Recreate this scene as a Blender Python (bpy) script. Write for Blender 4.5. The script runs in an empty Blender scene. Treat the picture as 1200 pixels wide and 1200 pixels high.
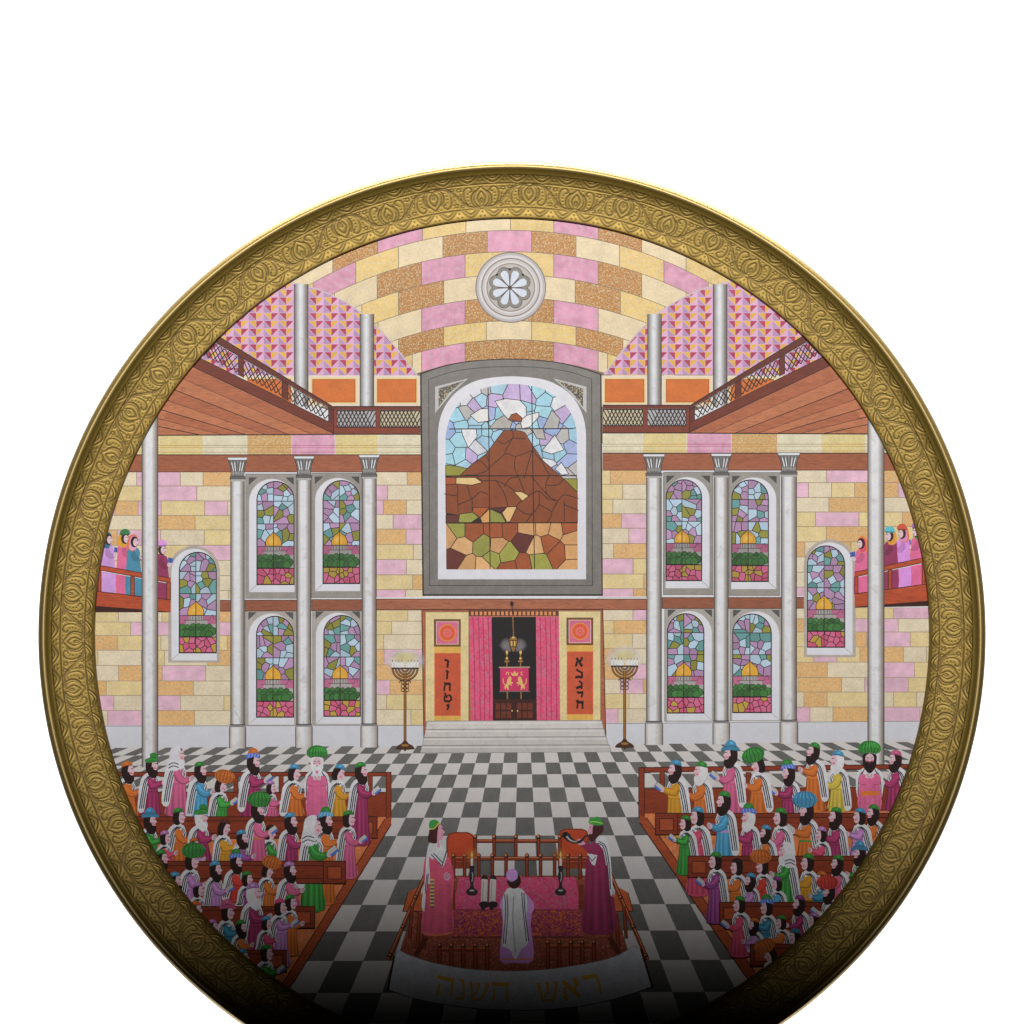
import bpy, math, random
import numpy as np
from mathutils.geometry import tessellate_polygon
from mathutils import Vector

random.seed(7)
S = 0.26 / 1106.0            # metres per drawing unit (the plate is 26 cm across)
CX, CY = 600.0, 744.0        # plate centre in drawing units
ZB = 1297.0                  # drawing row of the plate's foot
STEP = 0.000006              # thickness of one printed enamel layer
scene = bpy.context.scene
COL = scene.collection

def wx(x): return (x - 600.0) * S
def wz(y): return (ZB - y) * S

# ------------------------------------------------------------------ camera, world, lamps, exposure
D = 2.0
cam_d = bpy.data.cameras.new('camera')
cam = bpy.data.objects.new('camera', cam_d); COL.objects.link(cam)
cam.location = (0, -D, wz(600)); cam.rotation_euler = (math.radians(90), 0, 0)
cam_d.sensor_width = 36.0; cam_d.lens = 36.0 * D / (1200 * S)
cam_d.clip_start = 0.05; cam_d.clip_end = 50
scene.camera = cam

world = bpy.data.worlds.new('World'); scene.world = world; world.use_nodes = True
world.node_tree.nodes['Background'].inputs[0].default_value = (0, 0, 0, 1)
world.node_tree.nodes['Background'].inputs[1].default_value = 0.0

def aim(o, tx, ty, tz):
    d = Vector((tx, ty, tz)) - o.location
    o.rotation_euler = d.to_track_quat('-Z', 'Y').to_euler()

def spot(name, loc, target, power, size_deg, blend, radius, color=(1, 1, 1), sx=1.0, sy=1.0):
    l = bpy.data.lights.new(name, 'SPOT'); l.energy = power; l.spot_size = math.radians(size_deg)
    l.spot_blend = blend; l.shadow_soft_size = radius; l.color = color
    o = bpy.data.objects.new(name, l); COL.objects.link(o); o.location = loc; aim(o, *target)
    o.scale = (sx, sy, 1); return o

def area(name, loc, target, power, w, h, color=(1, 1, 1), spread=180):
    l = bpy.data.lights.new(name, 'AREA'); l.shape = 'RECTANGLE'; l.size = w; l.size_y = h
    l.energy = power; l.color = color; l.spread = math.radians(spread)
    o = bpy.data.objects.new(name, l); COL.objects.link(o); o.location = loc; aim(o, *target); return o

# unseen key above the camera; both spot cones shaped to darken the plate's foot
spot('key_lamp', (0.0, -1.9, 0.6249), (0, 0, 0.7424), 84.0, 42.346, 0.9802, 0.012, (1.0, 0.99, 0.975), 2.6, 1.0)
spot('fade_spot', (0.0, -1.9, 0.6249), (0, 0, 0.2373), 107.0, 11.833, 0.6626, 0.012, (1.0, 0.99, 0.975), 3.2, 1.0)  # second unseen spot, added and shaped for the same fade
# unseen strip added just behind the plate to brighten the upper lip's line
strip = area('added_lip_light', (0.05, 0.012, 0.60), (0.05, 0.012, 0.0), 1.2, 0.6, 0.02, (1, 0.96, 0.88), 70)
strip.rotation_euler = (0, 0, 0)
# unseen lamps added between plate and backdrop to burn the backdrop white
area('added_backdrop_light_upper', (0, 0.35, 0.95), (0, 0.9, 0.2), 22, 1.2, 0.25)
area('added_backdrop_light_lower', (0, 0.35, -0.60), (0, 0.9, 0.1), 16, 1.2, 0.25)

scene.view_settings.view_transform = 'Standard'; scene.view_settings.look = 'None'
scene.view_settings.exposure = 0.0; scene.view_settings.gamma = 1.0
scene.view_settings.use_curve_mapping = False
scene.render.film_transparent = False
scene.cycles.max_bounces = 6

# ------------------------------------------------------------------ colour helpers
def lin(v):
    v = v / 255.0
    return v / 12.92 if v <= 0.04045 else ((v + 0.055) / 1.055) ** 2.4
def A(r, g, b, W=185):
    """paint colour of a print seen as (r,g,b) where plain white glaze beside it is seen as W"""
    k = 0.80 / lin(W)
    v = [lin(c) * k for c in (r, g, b)]
    Y = 0.3 * v[0] + 0.5 * v[1] + 0.2 * v[2]
    v = [c * (Y / 0.80) ** 0.28 for c in v]
    q = max(1.0, max(v) / 0.84)
    return tuple(c / q for c in v)
def mul(c, k):
    q = max(1.0, max(c) * k / 0.84)
    return tuple(v * k / q for v in c)
def mix(a, b, t): return tuple(x + (y - x) * t for x, y in zip(a, b))

# ------------------------------------------------------------------ materials
def nodes_of(name):
    m = bpy.data.materials.new(name); m.use_nodes = True
    nt = m.node_tree; return m, nt, nt.nodes['Principled BSDF']

def enamel(name, soft=0.05, fine=0.0, speck=0.0, speck_col=(0.7, 0.58, 0.4), streak=None, speck_scale=2.0, dist=0.0,
           soft_scale=1.0, lo=0.5, hi=0.62, thin=False):
    """glazed print: the printed colour with hand-coloured mottling, under a clear glaze"""
    m, nt, b = nodes_of(name)
    N, L = nt.nodes.new, nt.links.new
    at = N('ShaderNodeAttribute'); at.attribute_name = 'Col'
    tc = N('ShaderNodeTexCoord'); mp = N('ShaderNodeMapping'); L(tc.outputs['Object'], mp.inputs[0])
    if streak: mp.inputs['Scale'].default_value = streak
    n1 = N('ShaderNodeTexNoise'); n1.inputs['Scale'].default_value = soft_scale / (14 * S); n1.inputs['Detail'].default_value = 3
    L(mp.outputs[0], n1.inputs['Vector'])
    r1 = N('ShaderNodeMapRange'); r1.inputs[1].default_value = 0.3; r1.inputs[2].default_value = 0.7
    r1.inputs[3].default_value = 1 - soft; r1.inputs[4].default_value = 1 + soft
    L(n1.outputs[0], r1.inputs[0])
    n2 = N('ShaderNodeTexNoise'); n2.inputs['Scale'].default_value = 1 / (2.6 * S); n2.inputs['Detail'].default_value = 2
    L(mp.outputs[0], n2.inputs['Vector'])
    r2 = N('ShaderNodeMapRange'); r2.inputs[1].default_value = 0.3; r2.inputs[2].default_value = 0.7
    r2.inputs[3].default_value = 1 - fine; r2.inputs[4].default_value = 1 + fine
    L(n2.outputs[0], r2.inputs[0])
    mu = N('ShaderNodeMath'); mu.operation = 'MULTIPLY'; L(r1.outputs[0], mu.inputs[0]); L(r2.outputs[0], mu.inputs[1])
    vm = N('ShaderNodeVectorMath'); vm.operation = 'SCALE'; L(at.outputs['Color'], vm.inputs[0]); L(mu.outputs[0], vm.inputs['Scale'])
    out = vm.outputs[0]
    if speck:
        n3 = N('ShaderNodeTexNoise'); n3.inputs['Scale'].default_value = 1 / (speck_scale * S); n3.inputs['Detail'].default_value = 1.5
        n3.inputs['Distortion'].default_value = dist
        L(mp.outputs[0], n3.inputs['Vector'])
        r3 = N('ShaderNodeMapRange'); r3.interpolation_type = 'SMOOTHSTEP'
        r3.inputs[1].default_value = lo; r3.inputs[2].default_value = hi
        r3.inputs[3].default_value = 0; r3.inputs[4].default_value = speck
        L(n3.outputs[0], r3.inputs[0])
        mx = N('ShaderNodeMix'); mx.data_type = 'RGBA'
        L(r3.outputs[0], mx.inputs[0]); L(out, mx.inputs[6]); mx.inputs[7].default_value = (*speck_col, 1)
        out = mx.outputs[2]
    L(out, b.inputs['Base Color'])
    b.inputs['Roughness'].default_value = 0.35
    b.inputs['Specular IOR Level'].default_value = 0.12
    b.inputs['Coat Weight'].default_value = 0.6; b.inputs['Coat Roughness'].default_value = 0.08
    if thin:                      # thin wash of enamel: the print below shows through
        L(at.outputs['Alpha'], b.inputs['Alpha']); b.inputs['Coat Weight'].default_value = 0.0; b.inputs['Specular IOR Level'].default_value = 0.0
    return m

MATS = {
    'plain': enamel('printed_enamel', 0.035, 0.03),
    'thin': enamel('thin_enamel_wash', 0.08, 0.05, thin=True),
    'ink': enamel('printed_ink_line', 0.05, 0.0),
    'wash': enamel('watercolour_wash', 0.10, 0.08),
    'brick': enamel('pencilled_stone', 0.10, 0.10, 0.45, A(186, 176, 158), speck_scale=3.0),
    'speck': enamel('speckled_stone', 0.08, 0.16, 0.75, A(184, 168, 132), speck_scale=1.7, dist=0.6),
    'pink': enamel('pink_stone', 0.17, 0.06, 0.40, A(182, 158, 168), speck_scale=6.0, lo=0.45, hi=0.7),
    'wood': enamel('painted_wood', 0.09, 0.15, 0.26, A(95, 42, 22), streak=(0.22, 1, 1.3), speck_scale=2.2, lo=0.52, hi=0.7),
    'marble': enamel('grey_marble', 0.07, 0.04, 0.30, A(150, 136, 128), speck_scale=11.0, dist=0.8, lo=0.58, hi=0.72),
    'damask': enamel('rose_damask', 0.14, 0.12, 0.85, A(172, 112, 132), speck_scale=2.6, dist=1.6, lo=0.50, hi=0.60),
    'tapestry': enamel('woven_tapestry', 0.10, 0.10, 0.95, A(170, 84, 30, 140), speck_scale=2.4, dist=1.6, lo=0.5, hi=0.58),
    'carpet': enamel('red_carpet', 0.20, 0.20, 0.55, A(190, 120, 95), speck_scale=2.4, dist=0.6, lo=0.54, hi=0.66),
}

# ------------------------------------------------------------------ 2-D drawing onto the glaze
CELL = 3.0
GRID = np.zeros((420, 420), dtype=np.int32)
CLIP = [(CX + 491 * math.cos(2 * math.pi * k / 64), CY + 491 * math.sin(2 * math.pi * k / 64)) for k in range(64)]

def clip_convex(poly, conv):
    out = poly
    n = len(conv)
    for i in range(n):
        ax, ay = conv[i]; bx, by = conv[(i + 1) % n]
        ex, ey = bx - ax, by - ay
        src, out = out, []
        if not src: return []
        ds = [ex * (p[1] - ay) - ey * (p[0] - ax) for p in src]
        for j in range(len(src)):
            p, q = src[j - 1], src[j]; dp, dq = ds[j - 1], ds[j]
            if (dp < 0) != (dq < 0):
                t = dp / (dp - dq)
                out.append((p[0] + (q[0] - p[0]) * t, p[1] + (q[1] - p[1]) * t))
            if dq >= 0: out.append(q)
    return out
def area2(p): return sum(p[i - 1][0] * p[i][1] - p[i][0] * p[i - 1][1] for i in range(len(p)))
def ccw(p): return p if area2(p) >= 0 else p[::-1]
def clipc(poly):
    if all((x - CX) ** 2 + (y - CY) ** 2 < 490 * 490 for x, y in poly): return poly
    return clip_convex(poly, CLIP)

def cells(poly):
    xs = [p[0] for p in poly]; ys = [p[1] for p in poly]
    r0, r1 = int(min(ys) // CELL), int(max(ys) // CELL)
    n = len(poly); res = []
    for r in range(max(r0, 0), min(r1, 419) + 1):
        ya, yb = r * CELL, (r + 1) * CELL
        lo, hi = 1e9, -1e9
        for i in range(n):
            x0, y0 = poly[i - 1]; x1, y1 = poly[i]
            if (y0 < ya and y1 < ya) or (y0 > yb and y1 > yb): continue
            if y0 == y1: c = (x0, x1)
            else:
                t0 = min(max((ya - y0) / (y1 - y0), 0), 1); t1 = min(max((yb - y0) / (y1 - y0), 0), 1)
                c = (x0 + (x1 - x0) * t0, x0 + (x1 - x0) * t1)
            lo = min(lo, *c); hi = max(hi, *c)
        if hi >= lo: res.append((r, max(int(lo // CELL), 0), min(int(hi // CELL), 419) + 1))
    return res

class Art:
    """one printed motif: collects flat shapes, each on the next free enamel layer above what it covers"""
    def __init__(s): s.v = []; s.f = []; s.c = []; s.m = []; s.held = None
    def _place(s, polys):
        cl = [cells(p) for p in polys]
        top = 0
        for c in cl:
            for r, a, b in c: top = max(top, int(GRID[r, a:b].max()) if b > a else 0)
        for c in cl:
            for r, a, b in c: GRID[r, a:b] = top + 1
        return top + 1
    def _emit(s, poly, layer, col, mat, cols=None):
        k = len(s.v)
        for i, (x, y) in enumerate(poly):
            s.v.append((x, y, layer)); s.c.append(cols[i] if cols else col)
        if len(poly) == 3: tri = [(0, 1, 2)]
        elif len(poly) == 4 and cols: tri = [(0, 1, 2, 3)]
        else: tri = tessellate_polygon([[Vector((p[0], p[1], 0)) for p in poly]])
        for t in tri:
            t = list(t)
            if area2([poly[i] for i in t]) > 0: t = t[::-1]
            s.f.append([k + i for i in t]); s.m.append(mat)
    def polys(s, items):
        """many shapes that do not overlap each other, on one layer: (pts, col, mat)"""
        it = []
        for pts, col, mat in items:
            q = clipc(ccw(list(pts)))
            if len(q) >= 3 and abs(area2(q)) > 0.02: it.append((q, col, mat))
        if not it: return
        L = s._place([i[0] for i in it])
        for q, col, mat in it: s._emit(q, L, col, mat)
    def poly(s, pts, col, mat='plain'): s.polys([(pts, col, mat)])
    def rect(s, x0, y0, x1, y1, col, mat='plain'): s.poly([(x0, y0), (x1, y0), (x1, y1), (x0, y1)], col, mat)
    def ell(s, cx, cy, rx, ry, col, mat='plain', a0=0, a1=360, rot=0, n=20):
        cr, sr = math.cos(math.radians(rot)), math.sin(math.radians(rot)); p = []
        full = abs(a1 - a0) >= 360
        for i in range(n if full else n + 1):
            a = math.radians(a0 + (a1 - a0) * i / n); x, y = rx * math.cos(a), ry * math.sin(a)
            p.append((cx + x * cr - y * sr, cy + x * sr + y * cr))
        s.poly(p, col, mat)
    def strip(s, left, right, cl, cr, mat='plain'):
        """band between two polylines, colour running across"""
        qs = [[left[i], left[i + 1], right[i + 1], right[i]] for i in range(len(left) - 1)]
        qs = [q for q in qs if all((x - CX) ** 2 + (y - CY) ** 2 < 540 ** 2 for x, y in q)]
        if not qs: return
        L = s._place(qs)
        for q in qs: s._emit(q, L, None, mat, [cl, cl, cr, cr])
    def grad(s, xs, y0, y1, cols, mat='plain', y0b=None, y1b=None):
        """upright band whose printed colour changes across (painted roundness of a column)"""
        qs = []
        for i in range(len(xs) - 1):
            qs.append(([(xs[i], y0), (xs[i + 1], y0), (xs[i + 1], y1), (xs[i], y1)], [cols[i], cols[i + 1], cols[i + 1], cols[i]]))
        L = s._place([q[0] for q in qs])
        for q, c in qs: s._emit(q, L, None, mat, c)
    def quads(s, qs, mat='plain'):
        """patches with a colour at each corner: [(pts, cols)]"""
        qs = [q for q in qs if all((x - CX) ** 2 + (y - CY) ** 2 < 545 ** 2 for x, y in q[0])]
        if not qs: return
        L = s._place([q[0] for q in qs])
        for q, c in qs: s._emit(q, L, None, mat, list(c))
    def glow(s, cx, cy, rx, ry, col, a, n=22, core=.35):
        """soft thin wash fading to nothing at its edge"""
        c1, c0 = (*col, a), (*col, 0.0)
        p = [(math.cos(2 * math.pi * i / n), math.sin(2 * math.pi * i / n)) for i in range(n)]
        qs = []
        for i in range(n):
            (x0, y0), (x1, y1) = p[i - 1], p[i]
            qs.append(([(cx + rx * core * x0, cy + ry * core * y0), (cx + rx * x0, cy + ry * y0), (cx + rx * x1, cy + ry * y1), (cx + rx * core * x1, cy + ry * core * y1)], [c1, c0, c0, c1]))
            qs.append(([(cx, cy), (cx + rx * core * x0, cy + ry * core * y0), (cx + rx * core * x1, cy + ry * core * y1)], [c1, c1, c1]))
        s.quads(qs, 'thin')
    def line(s, pts, w, col, closed=False, mat='ink', w1=None):
        pts = [p for i, p in enumerate(pts) if i == 0 or math.hypot(p[0] - pts[i - 1][0], p[1] - pts[i - 1][1]) > 0.05]
        n = len(pts)
        if n < 2: return
        Lp, Rp = [], []
        for i in range(n):
            a = pts[i - 1] if (i > 0 or closed) else None
            b = pts[(i + 1) % n] if (i < n - 1 or closed) else None
            p = pts[i]; d = []
            for u, v in ((a, p), (p, b)):
                if u and v:
                    l = math.hypot(v[0] - u[0], v[1] - u[1]) or 1e-6; d.append(((v[0] - u[0]) / l, (v[1] - u[1]) / l))
            tx, ty = sum(q[0] for q in d), sum(q[1] for q in d)
            l = math.hypot(tx, ty)
            if l < 1e-3: tx, ty = d[0]
            else: tx, ty = tx / l, ty / l
            c = max(0.5, tx * d[0][0] + ty * d[0][1])
            ww = w if w1 is None else w + (w1 - w) * i / (n - 1)
            h = ww / 2 / c
            Lp.append((p[0] - ty * h, p[1] + tx * h)); Rp.append((p[0] + ty * h, p[1] - tx * h))
        m = n if closed else n - 1
        s.polys([([Lp[i], Lp[(i + 1) % n], Rp[(i + 1) % n], Rp[i]], col, mat) for i in range(m)])
    def frame(s, x0, y0, x1, y1, w, col, mat='ink'): s.line([(x0, y0), (x1, y0), (x1, y1), (x0, y1)], w, col, True, mat)
    def build(s, name, parent, label=None):
        if not s.f: return None
        me = bpy.data.meshes.new(name)
        me.from_pydata([(wx(x), -l * STEP, wz(y)) for x, y, l in s.v], [], s.f)
        used = sorted(set(s.m))
        for u in used: me.materials.append(MATS[u])
        idx = {u: i for i, u in enumerate(used)}
        me.polygons.foreach_set('material_index', [idx[u] for u in s.m])
        ca = me.color_attributes.new('Col', 'FLOAT_COLOR', 'POINT')
        ca.data.foreach_set('color', [q for c in s.c for q in (c if len(c) == 4 else (*c, 1.0))])
        me.update()
        o = bpy.data.objects.new(name, me); COL.objects.link(o); o.parent = parent
        if label: o['label'] = label
        return o

def sm(pts, closed=False, k=6):
    """smooth curve through points"""
    n = len(pts); out = []
    rng = range(n if closed else n - 1)
    for i in rng:
        p0 = pts[i - 1] if (i > 0 or closed) else pts[i]
        p1 = pts[i]; p2 = pts[(i + 1) % n]; p3 = pts[(i + 2) % n] if (i + 2 < n or closed) else p2
        for j in range(k):
            t = j / k
            out.append(tuple(0.5 * (2 * b + (c - a) * t + (2 * a - 5 * b + 4 * c - d) * t * t + (3 * b - a - 3 * c + d) * t ** 3)
                             for a, b, c, d in zip(p0, p1, p2, p3)))
    if not closed: out.append(pts[-1])
    return out
def arch(x0, x1, ytop, ybot, ry=None, n=18):
    """round-headed opening"""
    cx, r = (x0 + x1) / 2, (x1 - x0) / 2; ry = ry or r
    p = [(x0, ybot)]
    for i in range(n + 1):
        a = math.pi * (1 - i / n); p.append((cx + r * math.cos(a), ytop + ry - ry * math.sin(a)))
    return p + [(x1, ybot)]
def voronoi(region, n, rng, gap=0.5, seeds=None):
    xs = [p[0] for p in region]; ys = [p[1] for p in region]
    conv = ccw(region)
    pts = list(seeds or [])
    tries = 0
    dmin = math.sqrt((max(xs) - min(xs)) * (max(ys) - min(ys)) / n) * 0.72
    while len(pts) < n and tries < 4000:
        tries += 1
        p = (rng.uniform(min(xs), max(xs)), rng.uniform(min(ys), max(ys)))
        if all(math.hypot(p[0] - q[0], p[1] - q[1]) > dmin for q in pts): pts.append(p)
    res = []
    for p in pts:
        cell = list(conv)
        for q in pts:
            if q is p: continue
            dx, dy = q[0] - p[0], q[1] - p[1]; l = math.hypot(dx, dy)
            if l > dmin * 5: continue
            mx, my = (p[0] + q[0]) / 2 - dx / l * gap, (p[1] + q[1]) / 2 - dy / l * gap
            # half plane towards p
            src, out = cell, []
            ds = [(mx - a[0]) * dx + (my - a[1]) * dy for a in src]
            for j in range(len(src)):
                a, b, da, db = src[j - 1], src[j], ds[j - 1], ds[j]
                if (da < 0) != (db < 0):
                    t = da / (da - db); out.append((a[0] + (b[0] - a[0]) * t, a[1] + (b[1] - a[1]) * t))
                if db >= 0: out.append(b)
            cell = out
            if len(cell) < 3: break
        if len(cell) >= 3: res.append((p, cell))
    return res

# ------------------------------------------------------------------ palette
WHITE = A(185, 185, 188); INK = A(46, 26, 24); GREYL = A(120, 116, 112)
STONE_GREY = A(112, 107, 102); GREY_D = A(62, 60, 58)
YEL = A(208, 180, 118); CREAM = A(202, 184, 152); PALE = A(196, 186, 166); BROWN = A(176, 122, 62); TAN = A(196, 150, 100)
PINK = A(200, 132, 160)
WOODC = A(146, 82, 54); WOODR = A(112, 44, 22); WOODD = A(74, 24, 14)
GOLDC = A(190, 130, 40)
ORANGE = A(205, 105, 35)

# ------------------------------------------------------------------ backdrop
def quad_obj(name, vs, mat):
    me = bpy.data.meshes.new(name); me.from_pydata(vs, [], [(0, 1, 2, 3)]); me.materials.append(mat)
    o = bpy.data.objects.new(name, me); COL.objects.link(o); return o
mb, nt, b = nodes_of('white_paper')
b.inputs['Base Color'].default_value = (0.86, 0.86, 0.86, 1); b.inputs['Roughness'].default_value = 0.9
nz = nt.nodes.new('ShaderNodeTexNoise'); nz.inputs['Scale'].default_value = 60
bp = nt.nodes.new('ShaderNodeBump'); bp.inputs['Strength'].default_value = 0.04; bp.inputs['Distance'].default_value = 0.001
nt.links.new(nz.outputs[0], bp.inputs['Height']); nt.links.new(bp.outputs[0], b.inputs['Normal'])
bd = quad_obj('backdrop', [(-2.5, 0.9, -2.0), (2.5, 0.9, -2.0), (2.5, 0.9, 2.4), (-2.5, 0.9, 2.4)], mb)
bd['kind'] = 'structure'; bd['label'] = 'plain white paper backdrop'

# ------------------------------------------------------------------ the plate: body, rim, lip
plate = bpy.data.objects.new('decorative_plate', None); COL.objects.link(plate)
plate['label'] = 'round porcelain plate with embossed gold rim and painted synagogue scene'
plate['category'] = 'plate'

mg, nt, b = nodes_of('porcelain_glaze')
b.inputs['Base Color'].default_value = (0.80, 0.80, 0.81, 1); b.inputs['Roughness'].default_value = 0.25
gn = nt.nodes.new('ShaderNodeTexNoise'); gn.inputs['Scale'].default_value = 40
gr = nt.nodes.new('ShaderNodeMapRange'); gr.inputs[3].default_value = 0.22; gr.inputs[4].default_value = 0.3
nt.links.new(gn.outputs[0], gr.inputs[0]); nt.links.new(gr.outputs[0], b.inputs['Roughness'])

def gold(name, rough, metal):
    m, nt, b = nodes_of(name)
    N, L = nt.nodes.new, nt.links.new
    at = N('ShaderNodeAttribute'); at.attribute_name = 'Col'
    tc = N('ShaderNodeTexCoord'); n = N('ShaderNodeTexNoise'); n.inputs['Scale'].default_value = 1 / (3 * S); n.inputs['Detail'].default_value = 4
    L(tc.outputs['Object'], n.inputs['Vector'])
    r = N('ShaderNodeMapRange'); r.inputs[3].default_value = 0.86; r.inputs[4].default_value = 1.14; L(n.outputs[0], r.inputs[0])
    vm = N('ShaderNodeVectorMath'); vm.operation = 'SCALE'; L(at.outputs['Color'], vm.inputs[0]); L(r.outputs[0], vm.inputs['Scale'])
    L(vm.outputs[0], b.inputs['Base Color'])
    r2 = N('ShaderNodeMapRange'); r2.inputs[3].default_value = rough - 0.07; r2.inputs[4].default_value = rough + 0.07; L(n.outputs[0], r2.inputs[0])
    L(r2.outputs[0], b.inputs['Roughness'])
    b.inputs['Metallic'].default_value = metal
    return m
GOLD = gold('satin_gold', 0.47, 0.64); GOLD_LIP = gold('burnished_gold', 0.42, 0.60)
GOLDCOL = np.array([0.208, 0.136, 0.025]); GOLD_DARK = np.array([0.060, 0.032, 0.008])  # band colour, and the darker brown mixed into its grooves

def lathe(name, prof, n, mat, parent, col=None):
    """prof: list of (radius in drawing units, height towards the viewer in metres)"""
    prof = np.array(prof, float); k = len(prof)
    th = np.arange(n) * 2 * math.pi / n
    x = np.outer(np.sin(th), prof[:, 0]) * S; z = np.outer(np.cos(th), prof[:, 0]) * S + wz(CY)
    y = -np.tile(prof[:, 1], (n, 1))
    return grid_mesh(name, x, y, z, mat, parent, col)
def grid_mesh(name, x, y, z, mat, parent, col=None):
    n, k = x.shape
    co = np.stack([x, y, z], -1).reshape(-1, 3)
    i = np.arange(n)[:, None]; j = np.arange(k - 1)[None, :]
    a = i * k + j; b_ = ((i + 1) % n) * k + j
    f = np.stack([a, a + 1, b_ + 1, b_], -1).reshape(-1, 4)
    me = bpy.data.meshes.new(name)
    me.vertices.add(len(co)); me.vertices.foreach_set('co', co.ravel())
    me.loops.add(f.size); me.loops.foreach_set('vertex_index', f.ravel().astype(np.int32))
    me.polygons.add(len(f)); me.polygons.foreach_set('loop_start', np.arange(0, f.size, 4, dtype=np.int32))
    me.polygons.foreach_set('use_smooth', np.ones(len(f), dtype=bool))
    me.update(calc_edges=True)
    if col is not None:
        ca = me.color_attributes.new('Col', 'FLOAT_COLOR', 'POINT')
        ca.data.foreach_set('color', np.concatenate([col.reshape(-1, 3), np.ones((n * k, 1))], 1).ravel().astype(np.float32))
    me.materials.append(mat); me.validate()
    o = bpy.data.objects.new(name, me); COL.objects.link(o); o.parent = parent
    return o

# porcelain body: well floor, back and foot ring
lathe('porcelain_body', [(0.5, 0.0), (494, 0.0), (494, -0.0016), (535, -0.0002), (544, 0.0004), (547, 0.0004), (540, -0.0030), (470, -0.0052),
                         (330, -0.0060), (326, -0.0095), (316, -0.0095), (312, -0.0060), (0.5, -0.0060)], 256, mg, plate)

# --- relief of the gold band, drawn once as a repeat of one palmette (the next one is turned over)
HALF = 2 * math.pi / 58                    # angle of one palmette
UW = 55.6                                  # its width in drawing units
def cv(p, k=10): return np.array(sm(p, False, k))
strokes = []                               # (points, half width)
def mir(p): return [(-a, b) for a, b in p]
def add(p, w, both=True):
    strokes.append((cv(p), w))
    if both: strokes.append((cv(mir(p)), w))
add([(1.2, 25.2), (6, 23.5), (9.2, 18), (8.0, 10.5), (3.2, 5.2), (0, 2.2)], 0.55)          # heart of the palmette
add([(1.0, 24.0), (3.6, 19), (4.6, 15.2), (2.6, 11), (0, 7.8)], 0.6)                       # drop
add([(0.2, 21.5), (1.3, 17.8), (0, 15.6)], 0.5)
add([(3, 25.8), (8.8, 24.3), (11.6, 18.2), (10.4, 11.5), (7.4, 7.4)], 1.0)                 # deep crescent beside it
add([(4.5, 26.6), (13, 25.4), (18.8, 19.5), (20.6, 11.5), (18.8, 5.2), (14.6, 2.6), (11.2, 4.2), (11.0, 7.0), (13.2, 8.2)], 0.5)   # curled leaf
for dx, dy in ((14.0, 21.4), (15.6, 17.6), (16.0, 13.6), (15.4, 10)): strokes.append((np.array([(dx, dy)]), 0.8)); strokes.append((np.array([(-dx, dy)]), 0.8))
for dx, dy in ((2.8, 1.6), (6.6, 2.6)): strokes.append((np.array([(dx, dy)]), 0.6)); strokes.append((np.array([(-dx, dy)]), 0.6))
def ring(cx, cy, r): return np.array([(cx + r * math.cos(t), cy + r * math.sin(t)) for t in np.linspace(0, 6.283, 22)])
strokes.append((ring(22.5, 23.8, 1.7), 0.55)); strokes.append((ring(-22.5, 23.8, 1.7), 0.55))
for dx, dy in ((19.2, 25.2), (26, 25), (19.6, 22.6)): strokes.append((np.array([(dx, dy)]), 0.55)); strokes.append((np.array([(-dx, dy)]), 0.55))
add([(14, 25.4), (20, 22), (23.2, 16.5), (23.9, 10)], 0.4)
strokes.append((ring(25.6, 4.6, 1.9), 0.45)); strokes.append((ring(-25.6, 4.6, 1.9), 0.45))
for dx, dy in ((22.4, 2.4), (29.6, 2.0), (24.6, 8.6), (22.4, 6.0), (25.2, 11.6)): strokes.append((np.array([(dx, dy)]), 0.55)); strokes.append((np.array([(-dx, dy)]), 0.55))
half = list(strokes)
full = [(p, w) for p, w in half] + [(np.stack([p[:, 0] + UW, 27 - p[:, 1]], 1), w) for p, w in half]
for off in (-1.3, 1.3):                    # stem that weaves between the palmettes
    a = [(3, 27 - 0.2 + off * .3), (14, 25.6 + off), (22, 20 + off), (UW / 2, 13.5 + off * 1.05), (UW - 22, 7 + off), (UW - 14, 1.4 + off), (UW - 3, 0.2 + off * .3)]
    c = cv(a)
    full.append((c, 0.5)); full.append((np.stack([2 * UW - c[:, 0], c[:, 1]], 1), 0.5))
for k in range(4):                         # the two scalloped borders
    o = k * UW / 2
    for (v0, sg, h) in ((28.2, 1, 9.6), (-1.2, -1, 9.2)):
        def V(t): return v0 + sg * t * h
        if sg > 0: e = [(o + 3.2, V(1.0)), (o + 7.5, V(.50)), (o + 13.9, V(.16)), (o + 20.3, V(.50)), (o + 24.6, V(1.0))]
        else: e = [(o + 3.2, V(.05)), (o + 7.5, V(.52)), (o + 13.9, V(.86)), (o + 20.3, V(.52)), (o + 24.6, V(.05))]
        full.append((cv(e), 0.5))
        f = (lambda t: t + 0.26) if sg > 0 else (lambda t: t - 0.26)
        full.append((cv([(o + 7, V(f(.72))), (o + 13.9, V(f(.36) if sg > 0 else f(.72))), (o + 20.8, V(f(.72) if sg > 0 else .26))]) if sg > 0 else
                     cv([(o + 7, V(.12)), (o + 13.9, V(.52)), (o + 20.8, V(.12))]), 0.55))
        if sg > 0: full.append((cv([(o + 6, V(.98)), (o + 13.9, V(.92)), (o + 21.8, V(.98))]), 0.5))
        dots = ((0, .72), (-2.4, .34), (2.4, .34)) if sg > 0 else ((0, .34), (-2.7, .78), (2.7, .78))
        for du, dv in dots: full.append((np.array([(o + du, V(dv))]), 0.85))
for v0 in (27.6, -0.5):
    full.append((np.stack([np.linspace(0, 2 * UW, 160), np.full(160, v0)], 1), 0.5))
NU, NV = 150, 100
PER = 29
V0, V1 = -11.5, 39.0
U = np.linspace(0, 2 * UW, NU, endpoint=False); Vv = np.linspace(V0, V1, NV)
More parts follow.
